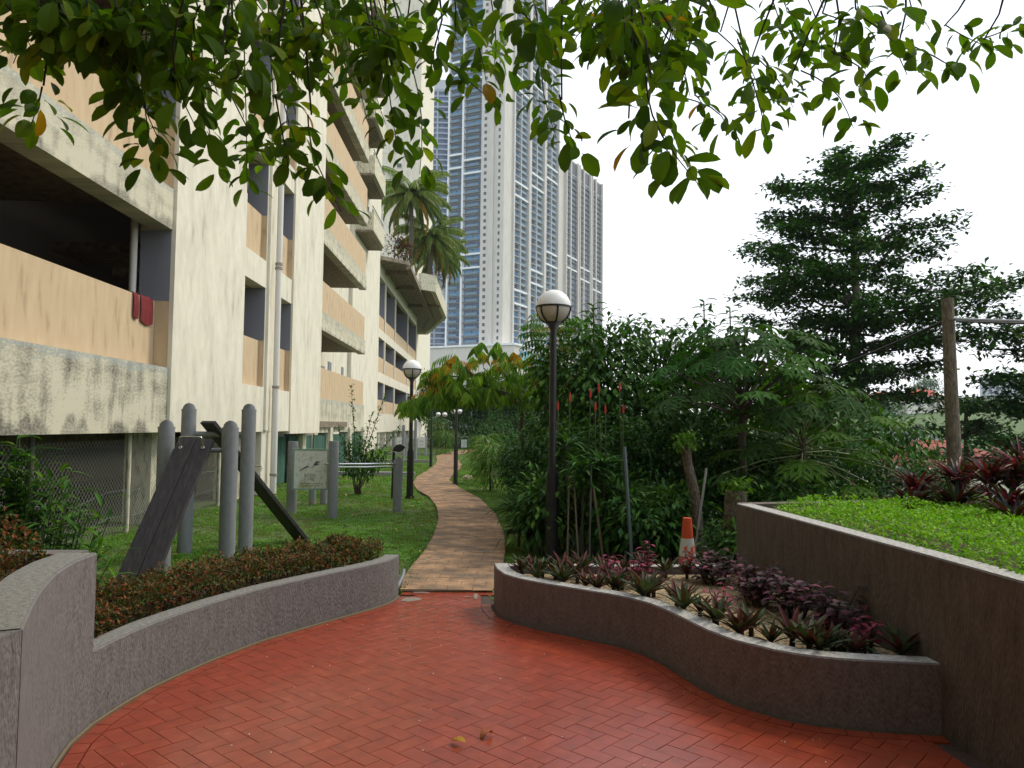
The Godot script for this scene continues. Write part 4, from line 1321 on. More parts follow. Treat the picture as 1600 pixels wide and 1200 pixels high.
	# stakes
	var stakes := [[Vector3(1.62, 0, -8.6), Vector3(1.52, 1.38, -8.6), 0.02, mat(0.10, 0.13, 0.15, 0.5), "upright dark metal stake in the planting behind the flower bed"],
		[Vector3(2.18, 0, -8.3), Vector3(2.36, 1.17, -8.3), 0.014, mat(0.26, 0.26, 0.25, 0.5), "thin grey stake leaning right beside the traffic cone"],
		[Vector3(0.92, 0, -8.95), Vector3(0.95, 1.02, -9.1), 0.012, mat(0.13, 0.105, 0.07, 0.8), "bamboo stick standing closest to the near lamp post"],
		[Vector3(1.06, 0, -8.95), Vector3(1.0, 1.12, -9.1), 0.011, mat(0.16, 0.13, 0.09, 0.8), "bamboo stick, second from the near lamp post"],
		[Vector3(1.17, 0, -8.9), Vector3(1.20, 1.15, -9.0), 0.011, mat(0.11, 0.105, 0.095, 0.8), "greyish stick, third from the near lamp post"],
		[Vector3(1.36, 0, -8.9), Vector3(1.22, 0.92, -9.0), 0.016, mat(0.15, 0.11, 0.065, 0.85), "brown branch stub leaning towards the near lamp post"]]
	for s in stakes:
		tag(bar(self, "stake", [s[0] - Vector3(0, 0.1, 0), s[1]], s[2], s[3], 8), s[4], "stake", "stakes in the planting")
	# cut tree stumps with fresh sprouts
	var bark := grained(ntex(165, 0.04, [[0.0, 0.045, 0.032, 0.022], [0.5, 0.13, 0.10, 0.07], [1.0, 0.25, 0.21, 0.16]], 512, 6), Vector3(1.6, 0.5, 1.6), 0.95, bump(166, 0.05, 9.0), 1.0)
	var st := [[Vector3(2.45, 0, -8.9), [[0.0, 0, 0.07], [-0.02, 0.5, 0.065], [-0.06, 0.9, 0.06], [-0.14, 1.25, 0.055], [-0.16, 1.45, 0.05]], "slender pruned trunk with a tuft of light green sprouts on top"],
		[Vector3(2.62, 0, -8.2), [[0.0, 0, 0.16], [0.0, 0.35, 0.13], [0.02, 0.7, 0.12], [0.03, 0.98, 0.115]], "thick sawn stump with light green sprouts behind the traffic cone"]]
	for q in st:
		o = thing("pruned_stump", q[2], "stump", q[0], 0.0, "pruned stumps")
		mb = MB.new()
		var a := []
		var b := []
		for e in q[1]:
			a.append(Vector3(e[0], e[1] - 0.05, 0.0))
			b.append(e[2])
		mb.tube(a, b, 14)
		part(o, "trunk", mb.mesh(), bark)
		mb = MB.new()
		for i in 170:
			var base: Vector3 = a[-1] + Vector3(rng.randfn(0, 0.07), rng.randf_range(-0.05, 0.13), rng.randfn(0, 0.07))
			mb.leaf(base, (rdir() + Vector3(0, 0.15, 0)), Vector3.UP, rng.randf_range(0.05, 0.10), 0.035, vary(Color(0.12, 0.24, 0.03)), 2, 0.5)
		part(o, "sprouts", mb.mesh(), leafy()).set_meta("kind", "stuff")
	# fallen leaves
	var fl := [[Vector3(-0.17, 0.004, -3.98), 0.5, Color(0.55, 0.33, 0.06), "yellow fallen leaf lying on the red bricks"], [Vector3(0.03, 0.004, -4.08), 2.2, Color(0.26, 0.075, 0.03), "curled brown fallen leaf on the red bricks"],
		[Vector3(-1.74, 0.905, -2.78), 1.2, Color(0.5, 0.16, 0.02), "orange fallen leaf on the tall grey planter"], [Vector3(-2.11, 0.39, -4.27), 2.6, Color(0.38, 0.15, 0.04), "dry orange leaf on the low wall where it meets the tall planter"]]
	for q in fl:
		mb = MB.new()
		var dd := Vector3(cos(q[1]), 0.12, sin(q[1]))
		var curl: float = 2.0 if q[2].r < 0.3 else 0.7
		mb.leaf(Vector3(0, 0.004, 0), dd + Vector3(0, 0.5 * curl, 0), Vector3.UP, 0.105 if curl > 1 else 0.085, 0.05, q[2], 6, curl, 0.3)
		tag(part(self, "fallen_leaf", mb.mesh(), leafy(0.6, 0.15), Transform3D(Basis(), q[0])), q[3], "leaf", "fallen leaves")
	mb = MB.new()
	for i in 170:
		var p := Vector2(rng.randf_range(-1.9, 2.2), rng.randf_range(-7.3, -3.3))
		if Geometry2D.is_point_in_polygon(p, plaza_poly):
			mb.leaf(Vector3(p.x, 0.003, p.y), Vector3(rng.randf() - 0.5, 0.1, rng.randf() - 0.5), Vector3.UP, rng.randf_range(0.006, 0.016), 0.008, vary(Color(0.5, 0.42, 0.32) if rng.randf() < 0.5 else Color(0.12, 0.06, 0.03)), 2, 0.6)
	var bits := part(self, "petal_litter", mb.mesh(), leafy(0.7, 0.0))
	tag(bits, "tiny petals and crumbs scattered over the red bricks", "litter")
	bits.set_meta("kind", "stuff")
	# bin on a post, rock, concrete drains
	o = thing("litter_bin", "small pale litter bin on a green post at the far bend of the walk", "bin", Vector3(-1.35, 0, -42.0))
	bar(o, "post", [Vector3(0.22, -0.05, 0), Vector3(0.22, 0.95, 0)], 0.03, mat(0.02, 0.10, 0.06, 0.5))
	bx(o, "bucket", -0.16, 0.14, 0.42, 0.84, -0.13, 0.13, mat(0.42, 0.47, 0.47, 0.5))
	bar(o, "hood", rounded([Vector3(-0.2, 0.86, 0), Vector3(-0.15, 1.02, 0), Vector3(0.15, 1.02, 0), Vector3(0.22, 0.9, 0)], 0.06), 0.03, mat(0.05, 0.06, 0.06, 0.5))
	mb = MB.new()
	var rk := noise(7, 1.4, 2)
	for i in 12:
		for j in 8:
			var f := func(a: int, b: int) -> Vector3:
				var u := TAU * (a % 12) / 12.0; var w := PI * b / 8.0 - PI / 2
				var d := Vector3(cos(w) * cos(u), sin(w), cos(w) * sin(u))
				return d * Vector3(0.16, 0.09, 0.12) * (1.0 + 0.35 * rk.get_noise_3dv(d * 1.3))
			mb.quad(f.call(i, j), f.call(i, j + 1), f.call(i + 1, j + 1), f.call(i + 1, j), Color.WHITE)
	tag(part(self, "garden_rock", mb.mesh(), grained(ntex(170, 0.05, [[0.0, 0.25, 0.19, 0.11], [1.0, 0.5, 0.42, 0.28]]), Vector3(3, 3, 3), 0.9), Transform3D(Basis(), Vector3(-0.62, 0.05, -23.0))), "pale rounded rock in the grass right of the walk", "rock")
	var conc := grained(ntex(171, 0.04, [[0.0, 0.10, 0.10, 0.09], [0.5, 0.24, 0.23, 0.21], [1.0, 0.34, 0.33, 0.30]]), Vector3(0.8, 0.8, 0.8), 0.9)
	for q in [[-24.6, -2.35, "concrete drain edge crossing the lawn behind the low bars"], [-33.5, -2.4, "farther concrete drain edge crossing the lawn by the third lamp"], [-42.5, -3.0, "dark drain edge by the far exercise station"]]:
		o = thing("drain_kerb", q[2], "kerb")
		bx(o, "edge", -5.6, q[1], -0.05, 0.10, q[0], q[0] - 0.25, conc)
		bx(o, "edge", -5.6, q[1] - 0.1, -0.05, 0.07, q[0] - 0.65, q[0] - 0.9, conc)

# ---------------------------------------------------------------- planting
const GREEN := [Color(0.028, 0.075, 0.016), Color(0.04, 0.105, 0.020), Color(0.055, 0.13, 0.024), Color(0.034, 0.085, 0.026)]
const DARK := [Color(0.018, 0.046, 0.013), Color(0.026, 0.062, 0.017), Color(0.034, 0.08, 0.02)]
const LIGHT := [Color(0.07, 0.15, 0.025), Color(0.09, 0.19, 0.03), Color(0.05, 0.12, 0.025)]
const RED := [Color(0.11, 0.03, 0.02), Color(0.06, 0.05, 0.018), Color(0.16, 0.05, 0.022), Color(0.04, 0.065, 0.016), Color(0.055, 0.08, 0.02), Color(0.22, 0.09, 0.03), Color(0.045, 0.07, 0.018)]
const PURPLE := [Color(0.065, 0.032, 0.038), Color(0.09, 0.03, 0.042), Color(0.055, 0.045, 0.038), Color(0.12, 0.035, 0.055)]

func pick(p: Array) -> Color:
	var c := vary(p[rng.randi() % p.size()], 0.22)
	return Color(c.r * 1.2, c.g * 1.2, c.b * 1.2)

func ordinal(i: int) -> String:
	return ["first", "second", "third", "fourth", "fifth", "sixth", "seventh", "eighth", "ninth", "tenth", "eleventh", "twelfth", "thirteenth", "fourteenth", "fifteenth", "sixteenth", "seventeenth", "eighteenth", "nineteenth", "twentieth"][i]

func field(called: String, label: String, m: Mesh, places: Array, mt: Material) -> void:
	var mm := MultiMesh.new()
	mm.transform_format = MultiMesh.TRANSFORM_3D
	mm.mesh = m
	mm.instance_count = places.size()
	for i in places.size(): mm.set_instance_transform(i, places[i])
	var o := MultiMeshInstance3D.new()
	o.multimesh = mm
	o.material_override = mt
	o.name = called
	add_child(o)
	tag(o, label, "grass")
	o.set_meta("kind", "stuff")

func on_lawn(p: Vector2) -> bool:
	if Geometry2D.is_point_in_polygon(p, path_poly) or Geometry2D.is_point_in_polygon(p, plaza_poly): return false
	return true

func lawn() -> void:
	var tuft := MB.new()
	for i in 11:
		var a := rng.randf() * TAU
		tuft.leaf(Vector3(rng.randfn(0, 0.03), -0.01, rng.randfn(0, 0.03)), Vector3(cos(a) * 0.5, 1, sin(a) * 0.5), Vector3(cos(a), 0, sin(a)), rng.randf_range(0.035, 0.075), 0.008, pick([Color(0.10, 0.21, 0.024), Color(0.075, 0.17, 0.02), Color(0.14, 0.25, 0.03), Color(0.18, 0.21, 0.05)]), 2, 0.9, 0.1, 0.3)
	var weed := MB.new()
	for i in 9:
		var a := rng.randf() * TAU
		weed.leaf(Vector3(rng.randfn(0, 0.035), rng.randf_range(0.0, 0.04), rng.randfn(0, 0.035)), Vector3(cos(a), 0.55, sin(a)), Vector3.UP, rng.randf_range(0.022, 0.042), 0.02, pick([Color(0.09, 0.22, 0.024), Color(0.07, 0.175, 0.022), Color(0.13, 0.27, 0.034)]), 2, 0.6, 0.12)
	var far := beside(left_line, 0.80)
	var bed := PackedVector2Array(left_line)
	for i in range(far.size() - 1, -1, -1): bed.append(far[i])
	var patch := noise(9, 0.5, 3)
	var ga := []
	var wa := []
	var da := []
	var pale := MB.new()
	for i in 11:
		var a := rng.randf() * TAU
		pale.leaf(Vector3(rng.randfn(0, 0.03), -0.01, rng.randfn(0, 0.03)), Vector3(cos(a) * 0.6, 1, sin(a) * 0.6), Vector3(cos(a), 0, sin(a)), rng.randf_range(0.03, 0.065), 0.008, pick([Color(0.12, 0.20, 0.03), Color(0.16, 0.20, 0.05), Color(0.10, 0.19, 0.026), Color(0.22, 0.20, 0.08)]), 2, 0.9, 0.1, 0.3)
	for zone in [[-4.3, -12.0, 300, -5.3, 1.1], [-12.0, -20.0, 190, -5.3, 2.0], [-20.0, -32.0, 80, -5.5, 2.0], [-32.0, -52.0, 30, -7.4, 3.0]]:
		var area: float = (zone[0] - zone[1]) * (zone[4] - zone[3])
		for i in int(area * zone[2]):
			var p := Vector2(rng.randf_range(zone[3], zone[4]), rng.randf_range(zone[1], zone[0]))
			if not on_lawn(p) or Geometry2D.is_point_in_polygon(p, bed): continue
			if p.y > -7.2 and p.x > -0.9: continue
			if p.y > -4.45 and p.x > -4.6: continue
			if p.x > 0.05 and p.y > -7.02: continue
			var n := patch.get_noise_2dv(p)
			if n < -0.28 and rng.randf() < 0.6: continue
			var s := rng.randf_range(0.7, 1.25) * (1.0 if p.y > -20 else 1.5)
			var t := Transform3D(Basis(Vector3.UP, rng.randf() * TAU).scaled(Vector3(s, s * rng.randf_range(0.7, 1.1), s)), Vector3(p.x, -0.03, p.y))
			if rng.randf() < 0.45 + n * 0.8: wa.append(t)
			elif n + rng.randfn(0, 0.12) > 0.02: ga.append(t)
			else: da.append(t)
	field("lawn_grass", "short mown grass of the lawn on both sides of the walk", tuft.mesh(), ga, leafy(0.6, 0.3))
	field("pale_grass", "paler yellowish grass patches in the lawn", pale.mesh(), da, leafy(0.6, 0.3))
	field("lawn_weeds", "small broad-leaved weeds growing through the lawn", weed.mesh(), wa, leafy(0.6, 0.3))
	var dl := MB.new()
	for i in 330:
		var p := Vector2(rng.randf_range(-5.0, 1.2), rng.randf_range(-26.0, -7.8))
		if not on_lawn(p) or Geometry2D.is_point_in_polygon(p, bed): continue
		dl.leaf(Vector3(p.x, 0.03, p.y), Vector3(rng.randf() - 0.5, 0.2, rng.randf() - 0.5), Vector3.UP, rng.randf_range(0.05, 0.11), 0.04, pick([Color(0.22, 0.11, 0.04), Color(0.12, 0.06, 0.03), Color(0.32, 0.24, 0.08)]), 3, 0.8, 0.2)
	var dlo := part(self, "lawn_litter", dl.mesh(), leafy(0.7, 0.1))
	tag(dlo, "dry fallen leaves scattered over the lawn", "litter")
	dlo.set_meta("kind", "stuff")
	# sparse weeds along the path edge near the plaza
	var mb := MB.new()
	for i in 500:
		var t := rng.randf()
		var p := Vector2(-0.85 + 0.06 * sin(t * 9.0) + rng.randfn(0, 0.03), -7.45 - t * 3.0)
		mb.leaf(Vector3(p.x, 0.0, p.y), rdir() + Vector3(0, 1.0, 0), Vector3.UP, rng.randf_range(0.03, 0.07), 0.012, pick(LIGHT), 2, 0.8)
	var o := part(self, "edge_weeds", mb.mesh(), leafy())
	tag(o, "yellowish green weeds fringing the edge of the paved walk", "grass")
	o.set_meta("kind", "stuff")

# ---- beds
func hedge(called: String, label: String, line: PackedVector2Array, d0: float, d1: float, y0: float, y1: float, n: int) -> void:
	var o := thing(called, label, "hedge")
	var mb := MB.new()
	var lump := noise(21, 3.0, 2)
	for i in n:
		var k := rng.randf() * (line.size() - 1.001)
		var j := int(k)
		var p := line[j].lerp(line[j + 1], k - j)
		var t := (line[j + 1] - line[j]).normalized()
		var across := Vector2(t.y, -t.x)
		var f := rng.randf()
		var q := p + across * lerpf(d0, d1, f)
		var top := y1 * (1.0 + 0.16 * lump.get_noise_2dv(q)) - 0.22 * pow(absf(f - 0.45) * 2.0, 3.0) * (y1 - y0)
		var y := lerpf(y0, top, pow(rng.randf(), 0.45))
		var d := rdir() + Vector3(0, 0.7, 0)
		mb.leaf(Vector3(q.x, y, q.y), d, Vector3.UP, rng.randf_range(0.024, 0.046), rng.randf_range(0.014, 0.022), pick(RED), 2, 0.5)
	part(o, "foliage", mb.mesh(), leafy(0.45, 0.25))
	mb = MB.new()
	for i in int(n / 200):
		var k := rng.randf() * (line.size() - 1.001)
		var j := int(k)
		var t := (line[j + 1] - line[j]).normalized()
		var q := line[j].lerp(line[j + 1], k - j) + Vector2(t.y, -t.x) * rng.randf_range(d0 + 0.05, d1)
		mb.tube([Vector3(q.x, y0, q.y), Vector3(q.x + rng.randfn(0, 0.03), y1 * 0.97, q.y + rng.randfn(0, 0.03))], [0.004, 0.002], 4)
	part(o, "stems", mb.mesh(), mat(0.05, 0.03, 0.02, 0.9)).set_meta("kind", "stuff")

func rosette(kind: int) -> Node3D:
	var o := Node3D.new()
	var pal := [[Color(0.045, 0.065, 0.032), Color(0.09, 0.03, 0.03)], [Color(0.07, 0.10, 0.06), Color(0.10, 0.05, 0.03)], [Color(0.06, 0.045, 0.03), Color(0.11, 0.03, 0.035)]]
	var n := 15
	for i in n:
		var a := i * 2.4 + rng.randf_range(-0.2, 0.2)
		var lift := lerpf(2.4, 0.5, float(i) / n)
		var mb := MB.new()
		var c: Color = pal[kind][0] if i % 3 else pal[kind][1]
		mb.leaf(Vector3(0, 0.03, 0), Vector3(cos(a), lift, sin(a)), Vector3.UP, rng.randf_range(0.13, 0.20), 0.032, vary(c), 4, 0.5, 0.22, 0.3)
		part(o, "leaf", mb.mesh(), leafy(0.6, 0.15))
	var st := MB.new()
	st.tube([Vector3(0, -0.02, 0), Vector3(0, 0.05, 0)], [0.015, 0.012], 6, Color(0.05, 0.03, 0.02))
	part(o, "stem", st.mesh(), tinted())
	return o

# upright stems carrying broad leaves in pairs
func stemmed(o: Node3D, stems: int, h: float, spread: float, ll: float, lw: float, pal: Array, mt: Material, per := 10) -> void:
	var sb := MB.new()
	var lb := MB.new()
	for s in stems:
		var a := rng.randf() * TAU
		var tip := Vector3(cos(a) * spread * rng.randf(), h * rng.randf_range(0.6, 1.0), sin(a) * spread * rng.randf())
		var base := Vector3(tip.x * 0.25, -0.03, tip.z * 0.25)
		var mid := base.lerp(tip, 0.5) + Vector3(tip.x * -0.1, 0.02, tip.z * -0.1)
		sb.tube([base, mid, tip], [0.008, 0.006, 0.003], 5, Color(0.06, 0.05, 0.03))
		for i in per:
			var t := 0.3 + 0.7 * i / (per - 1.0)
			var p := base.lerp(mid, t).lerp(mid.lerp(tip, t), t)
			var b := i * 2.4 + s
			lb.leaf(p, Vector3(cos(b), 0.35, sin(b)), Vector3.UP, ll * rng.randf_range(0.7, 1.1), lw * rng.randf_range(0.8, 1.1), pick(pal), 3, 0.9, 0.12, 0.45)
	part(o, "stems", sb.mesh(), tinted())
	part(o, "leaves", lb.mesh(), mt)

func strap_clump(o: Node3D, n: int, ln: float, w: float, pal: Array, rise := 1.0, height0 := 0.0, mt: Material = null) -> void:
	var lb := MB.new()
	for i in n:
		var a := rng.randf() * TAU
		var b := Vector3(cos(a), 0, sin(a))
		lb.leaf(b * 0.02 + Vector3(0, height0 * rng.randf_range(0.75, 1.0), 0), b + Vector3(0, rise * rng.randf_range(0.4, 1.8), 0), Vector3.UP, ln * rng.randf_range(0.65, 1.1), w, pick(pal), 5, rng.randf_range(0.6, 1.5), 0.2, 0.35)
	part(o, "leaves", lb.mesh(), mt if mt else leafy(0.4, 0.25))

func beds() -> void:
	hedge("red_hedge", "clipped reddish brown hedge filling the low curved planter", left_line, 0.13, 0.74, 0.28, 0.545, 21000)
	hedge("planter_hedge", "small reddish shrubs at the left edge inside the tall planter", beside(tall_left, 0.2), 0.02, 0.6, 0.8, 1.02, 7000)
	# strappy plant at the left edge
	var o := thing("bamboo_leaf_plant", "dense bright green plant with pointed strap leaves at the left edge", "plant", Vector3(-3.3, 0.0, -5.5))
	var sb := MB.new()
	var lb := MB.new()
	for s in 105:
		var a := rng.randf() * TAU
		var r := rng.randf() * 0.7
		var base := Vector3(cos(a) * r * 0.6, 0, sin(a) * r * 0.3)
		var tip := Vector3(cos(a) * r * 1.0, rng.randf_range(0.75, 1.38) * (1.1 - r * 0.45), sin(a) * r * 0.55)
		sb.tube([base, base.lerp(tip, 0.5) + Vector3(0, 0.05, 0), tip], [0.005, 0.004, 0.003], 4, Color(0.05, 0.09, 0.02))
		for i in 15:
			var b := i * 2.4 + s
			lb.leaf(base.lerp(tip, 0.25 + 0.75 * i / 14.0), Vector3(cos(b), rng.randf_range(0.1, 1.3), sin(b)), Vector3.UP, rng.randf_range(0.15, 0.27), 0.036, pick([Color(0.045, 0.12, 0.018), Color(0.08, 0.18, 0.02), Color(0.03, 0.08, 0.018)]), 4, 0.9, 0.12, 0.35)
	part(o, "stems", sb.mesh(), tinted())
	part(o, "leaves", lb.mesh(), leafy(0.45, 0.35))
	# rosettes in the flower bed
	var kinds := [rosette(0), rosette(1), rosette(2)]
	var front := beside(right_line, 0.24)
	var rows := [["front", []], ["middle", []], ["back", []]]
	var count := 0
	var acc := 0.0
	for i in range(3, front.size() - 1):
		acc += front[i].distance_to(front[i - 1])
		var room := 9.0
		for q in right_line: room = minf(room, q.distance_to(front[i]))
		if acc > 0.195 and room > 0.215:
			acc = 0.0
			rows[0][1].append(front[i] + Vector2(rng.randfn(0, 0.02), rng.randfn(0, 0.02)))
	for p in [[0.62, -6.3], [0.86, -6.05], [1.08, -6.2], [1.16, -5.75], [1.42, -5.6], [1.50, -5.1], [1.66, -4.85], [1.82, -4.6], [2.02, -4.5], [0.42, -6.45], [0.75, -6.45], [1.02, -6.03], [1.36, -5.35], [1.55, -4.75], [1.9, -4.4], [0.58, -6.6], [1.28, -5.95]]: rows[1][1].append(Vector2(p[0], p[1]))
	for i in 11: rows[2][1].append(Vector2(0.30 + i * 0.178, -6.72 + rng.randf_range(-0.05, 0.06)))
	for row in rows:
		for i in row[1].size():
			var p: Vector2 = row[1][i]
			var r: Node3D = copy(kinds[count % 3], "rosette_plant", Vector3(p.x, 0.30, p.y), rng.randf() * TAU, rng.randf_range(1.0, 1.4))
			tag(r, "purple rosette plant, %s in the %s flower bed row from the walk" % [ordinal(mini(i, 19)), row[0]], "plant", "rosette plants in the flower bed")
			count += 1
	for k in kinds: k.free()
	# purple-leaved shrubs by the tall wall and magenta ones in the middle
	var ps := [[2.02, -5.9, 0.26, "by the corner of the tall brown wall"], [1.98, -5.6, 0.24, "second along the tall brown wall"], [2.12, -5.3, 0.28, "third along the tall brown wall"], [2.18, -4.85, 0.3, "tallest beside the tall brown wall"], [1.9, -6.45, 0.25, "in front of the traffic cone"]]
	for i in ps.size():
		o = thing("purple_shrub", "dusky purple leafy plant %s" % ps[i][3], "plant", Vector3(ps[i][0], 0.30, ps[i][1]), 0.0, "purple plants in the flower bed")
		stemmed(o, 12, ps[i][2] * 1.1, 0.32, 0.10, 0.06, PURPLE, leafy(0.5, 0.15))
	ps = [[1.0, -6.5, 0.26, "left of the centre of the flower bed"], [1.22, -6.35, 0.22, "at the centre of the flower bed"], [1.35, -6.62, 0.34, "at the back of the flower bed beside the dark stake"], [1.62, -5.35, 0.22, "near the bare soil of the flower bed"], [2.2, -4.45, 0.24, "at the near end of the flower bed"]]
	for i in ps.size():
		o = thing("magenta_shrub", "magenta leaved plant %s" % ps[i][3], "plant", Vector3(ps[i][0], 0.30, ps[i][1]), 0.0, "magenta plants in the flower bed")
		stemmed(o, 5, ps[i][2], 0.13, 0.09, 0.035, [Color(0.20, 0.02, 0.06), Color(0.12, 0.015, 0.03), Color(0.28, 0.05, 0.10)], leafy(0.4, 0.3), 9)
	o = thing("lily_clump", "dark green strap-leaved clump at the near end of the flower bed", "plant", Vector3(2.1, 0.30, -4.5))
	strap_clump(o, 26, 0.27, 0.032, [Color(0.03, 0.055, 0.03), Color(0.045, 0.075, 0.045)], 0.9)
	# dry litter on the bed soil
	var mb := MB.new()
	for i in 900:
		var p := Vector2(rng.randf_range(0.3, 2.3), rng.randf_range(-6.85, -4.3))
		if Geometry2D.is_point_in_polygon(p, plaza_poly): continue
		mb.leaf(Vector3(p.x, 0.301, p.y), Vector3(rng.randf() - 0.5, 0.12, rng.randf() - 0.5), Vector3.UP, rng.randf_range(0.012, 0.045), 0.015, pick([Color(0.30, 0.20, 0.10), Color(0.20, 0.12, 0.06), Color(0.45, 0.36, 0.22), Color(0.08, 0.05, 0.03)]), 2, 0.7)
	var lit := part(self, "leaf_litter", mb.mesh(), leafy(0.8, 0.0))
	tag(lit, "dry brown leaf litter over the flower bed soil", "litter")
	lit.set_meta("kind", "stuff")
	# lime green ground cover on the long planter
	mb = MB.new()
	var lump := noise(33, 1.6, 3)
	for i in 42000:
		var z := rng.randf_range(-7.4, -2.4)
		var p := Vector2(rng.randf_range(2.36, 6.2), z)
		var edge := 2.50 if z > -5.0 else lerpf(2.50, 2.46, (-z - 5.0) / 2.0)
		if p.x < edge + 0.09 * lump.get_noise_2d(z * 3.0, 1.0) + 0.02: continue
		if p.y < -6.75 - (p.x - 2.4) * 0.25: continue
		var y := 0.885 + (0.05 + 0.075 * (0.5 + lump.get_noise_2dv(p))) * pow(rng.randf(), 0.5) * smoothstep(0.0, 0.25, p.x - edge + 0.05)
		mb.leaf(Vector3(p.x, y, p.y), rdir() + Vector3(0, 0.9, 0), Vector3.UP, rng.randf_range(0.025, 0.05), rng.randf_range(0.016, 0.028), pick([Color(0.14, 0.31, 0.014), Color(0.18, 0.36, 0.016), Color(0.10, 0.25, 0.013), Color(0.21, 0.38, 0.02)]), 2, 0.6)
	for i in 14:
		var p := Vector2(rng.randf_range(2.8, 5.0), rng.randf_range(-6.8, -3.8))
		for k in 7: mb.leaf(Vector3(p.x, 1.0, p.y), Vector3(cos(k * 0.9), 0.4, sin(k * 0.9)), Vector3.UP, 0.012, 0.007, Color(0.6, 0.42, 0.02), 2)
	var gc := part(self, "ground_cover", mb.mesh(), leafy(0.5, 0.35))
	tag(gc, "bright lime green creeping ground cover on top of the long planter", "ground cover")
	gc.set_meta("kind", "stuff")
	# purple cordylines behind it
	var cl := [[3.85, -6.9, 0.34, 0.0, "left of the wooden pole"], [4.15, -6.75, 0.42, 0.0, "just in front of the wooden pole"], [4.25, -6.2, 0.36, 0.1, "in front and right of the wooden pole"], [4.5, -6.5, 0.40, 0.28, "tall, second right of the wooden pole"], [4.65, -6.0, 0.38, 0.3, "tall, at the right edge"], [4.05, -5.85, 0.34, 0.0, "nearest in the ground cover"], [4.75, -6.7, 0.42, 0.36, "rearmost at the right edge"], [4.45, -5.6, 0.34, 0.12, "low, at the right edge"], [4.05, -7.2, 0.34, 0.15, "behind and left of the wooden pole base"], [4.35, -7.0, 0.36, 0.24, "tall, first right of the wooden pole"], [4.3, -6.5, 0.34, 0.3, "tall, between the low clumps right of the pole"]]
	for i in cl.size():
		o = thing("cordyline", "wine red strap-leaved plant %s" % cl[i][4], "plant", Vector3(cl[i][0], 0.87, cl[i][1]), 0.0, "wine red plants on the long planter")
		strap_clump(o, 64, cl[i][2] * 1.08, 0.036, [Color(0.10, 0.012, 0.028), Color(0.05, 0.012, 0.02), Color(0.17, 0.02, 0.05), Color(0.04, 0.045, 0.035)] if cl[i][3] > 0.05 else [Color(0.045, 0.02, 0.022), Color(0.03, 0.045, 0.035), Color(0.07, 0.015, 0.02)], 1.9, cl[i][3])
		if cl[i][3] > 0.05:
			bar(o, "stem", [Vector3(0, -0.02, 0), Vector3(0, cl[i][3], 0)], 0.012, mat(0.06, 0.04, 0.035, 0.9), 6)

# ---- a crown or bush as clumps of leaves spread through an ellipsoid
func clumps(mb: MB, c: Vector3, r: Vector3, n: int, per: int, ll: float, lw: float, pal: Array, droop := 0.4, hollow := 0.35, size := 0.0, rows := 2) -> void:
	var cr := size if size > 0 else ll * 1.6
	for i in n:
		var d := rdir()
		var k := pow(rng.randf_range(hollow * hollow * hollow, 1.0), 0.33) * rng.randf_range(0.82, 1.08)
		var p := c + d * r * k
		var shade := rng.randf_range(0.8, 1.2)
		for j in per:
			var q := p + Vector3(rng.randfn(0, cr * 0.45), rng.randfn(0, cr * 0.3), rng.randfn(0, cr * 0.45))
			var dir := (q - p).normalized() + rdir() * 0.6 + Vector3(0, -droop, 0) + d * 0.35
			var col := pick(pal)
			col = Color(col.r * shade, col.g * shade, col.b * shade)
			mb.leaf(q, dir, Vector3.UP, ll * rng.randf_range(0.7, 1.15), lw * rng.randf_range(0.8, 1.15), col, rows, 0.5, 0.14)

func bush(called: String, label: String, at: Vector3, h: float, rx: float, rz: float, n: int, ll: float, lw: float, pal: Array, group := "", stems := 5, droop := 0.4, gloss := 0.45) -> Node3D:
	at.y = height(at.x, at.z)
	var o := thing(called, label, "shrub", at, 0.0, group)
	var sb := MB.new()
	var lb := MB.new()
	for s in stems:
		var a := TAU * s / stems + rng.randf()
		var tip := Vector3(cos(a) * rx * 0.6, h * rng.randf_range(0.7, 0.98), sin(a) * rz * 0.6)
		sb.tube([Vector3(cos(a) * 0.06, -0.1, sin(a) * 0.06), tip * 0.5 + Vector3(0, h * 0.08, 0), tip], [0.014, 0.010, 0.005], 5, Color(0.05, 0.045, 0.03))
		clumps(lb, tip, Vector3(rx, h * 0.3, rz) * 0.42, 8, 10, ll, lw, pal, droop)
	clumps(lb, Vector3(0, h * 0.56, 0), Vector3(rx, h * 0.46, rz), n * 2, 10, ll, lw, pal, droop, 0.3)
	part(o, "stems", sb.mesh(), tinted())
	part(o, "foliage", lb.mesh(), leafy(gloss, 0.25))
	return o

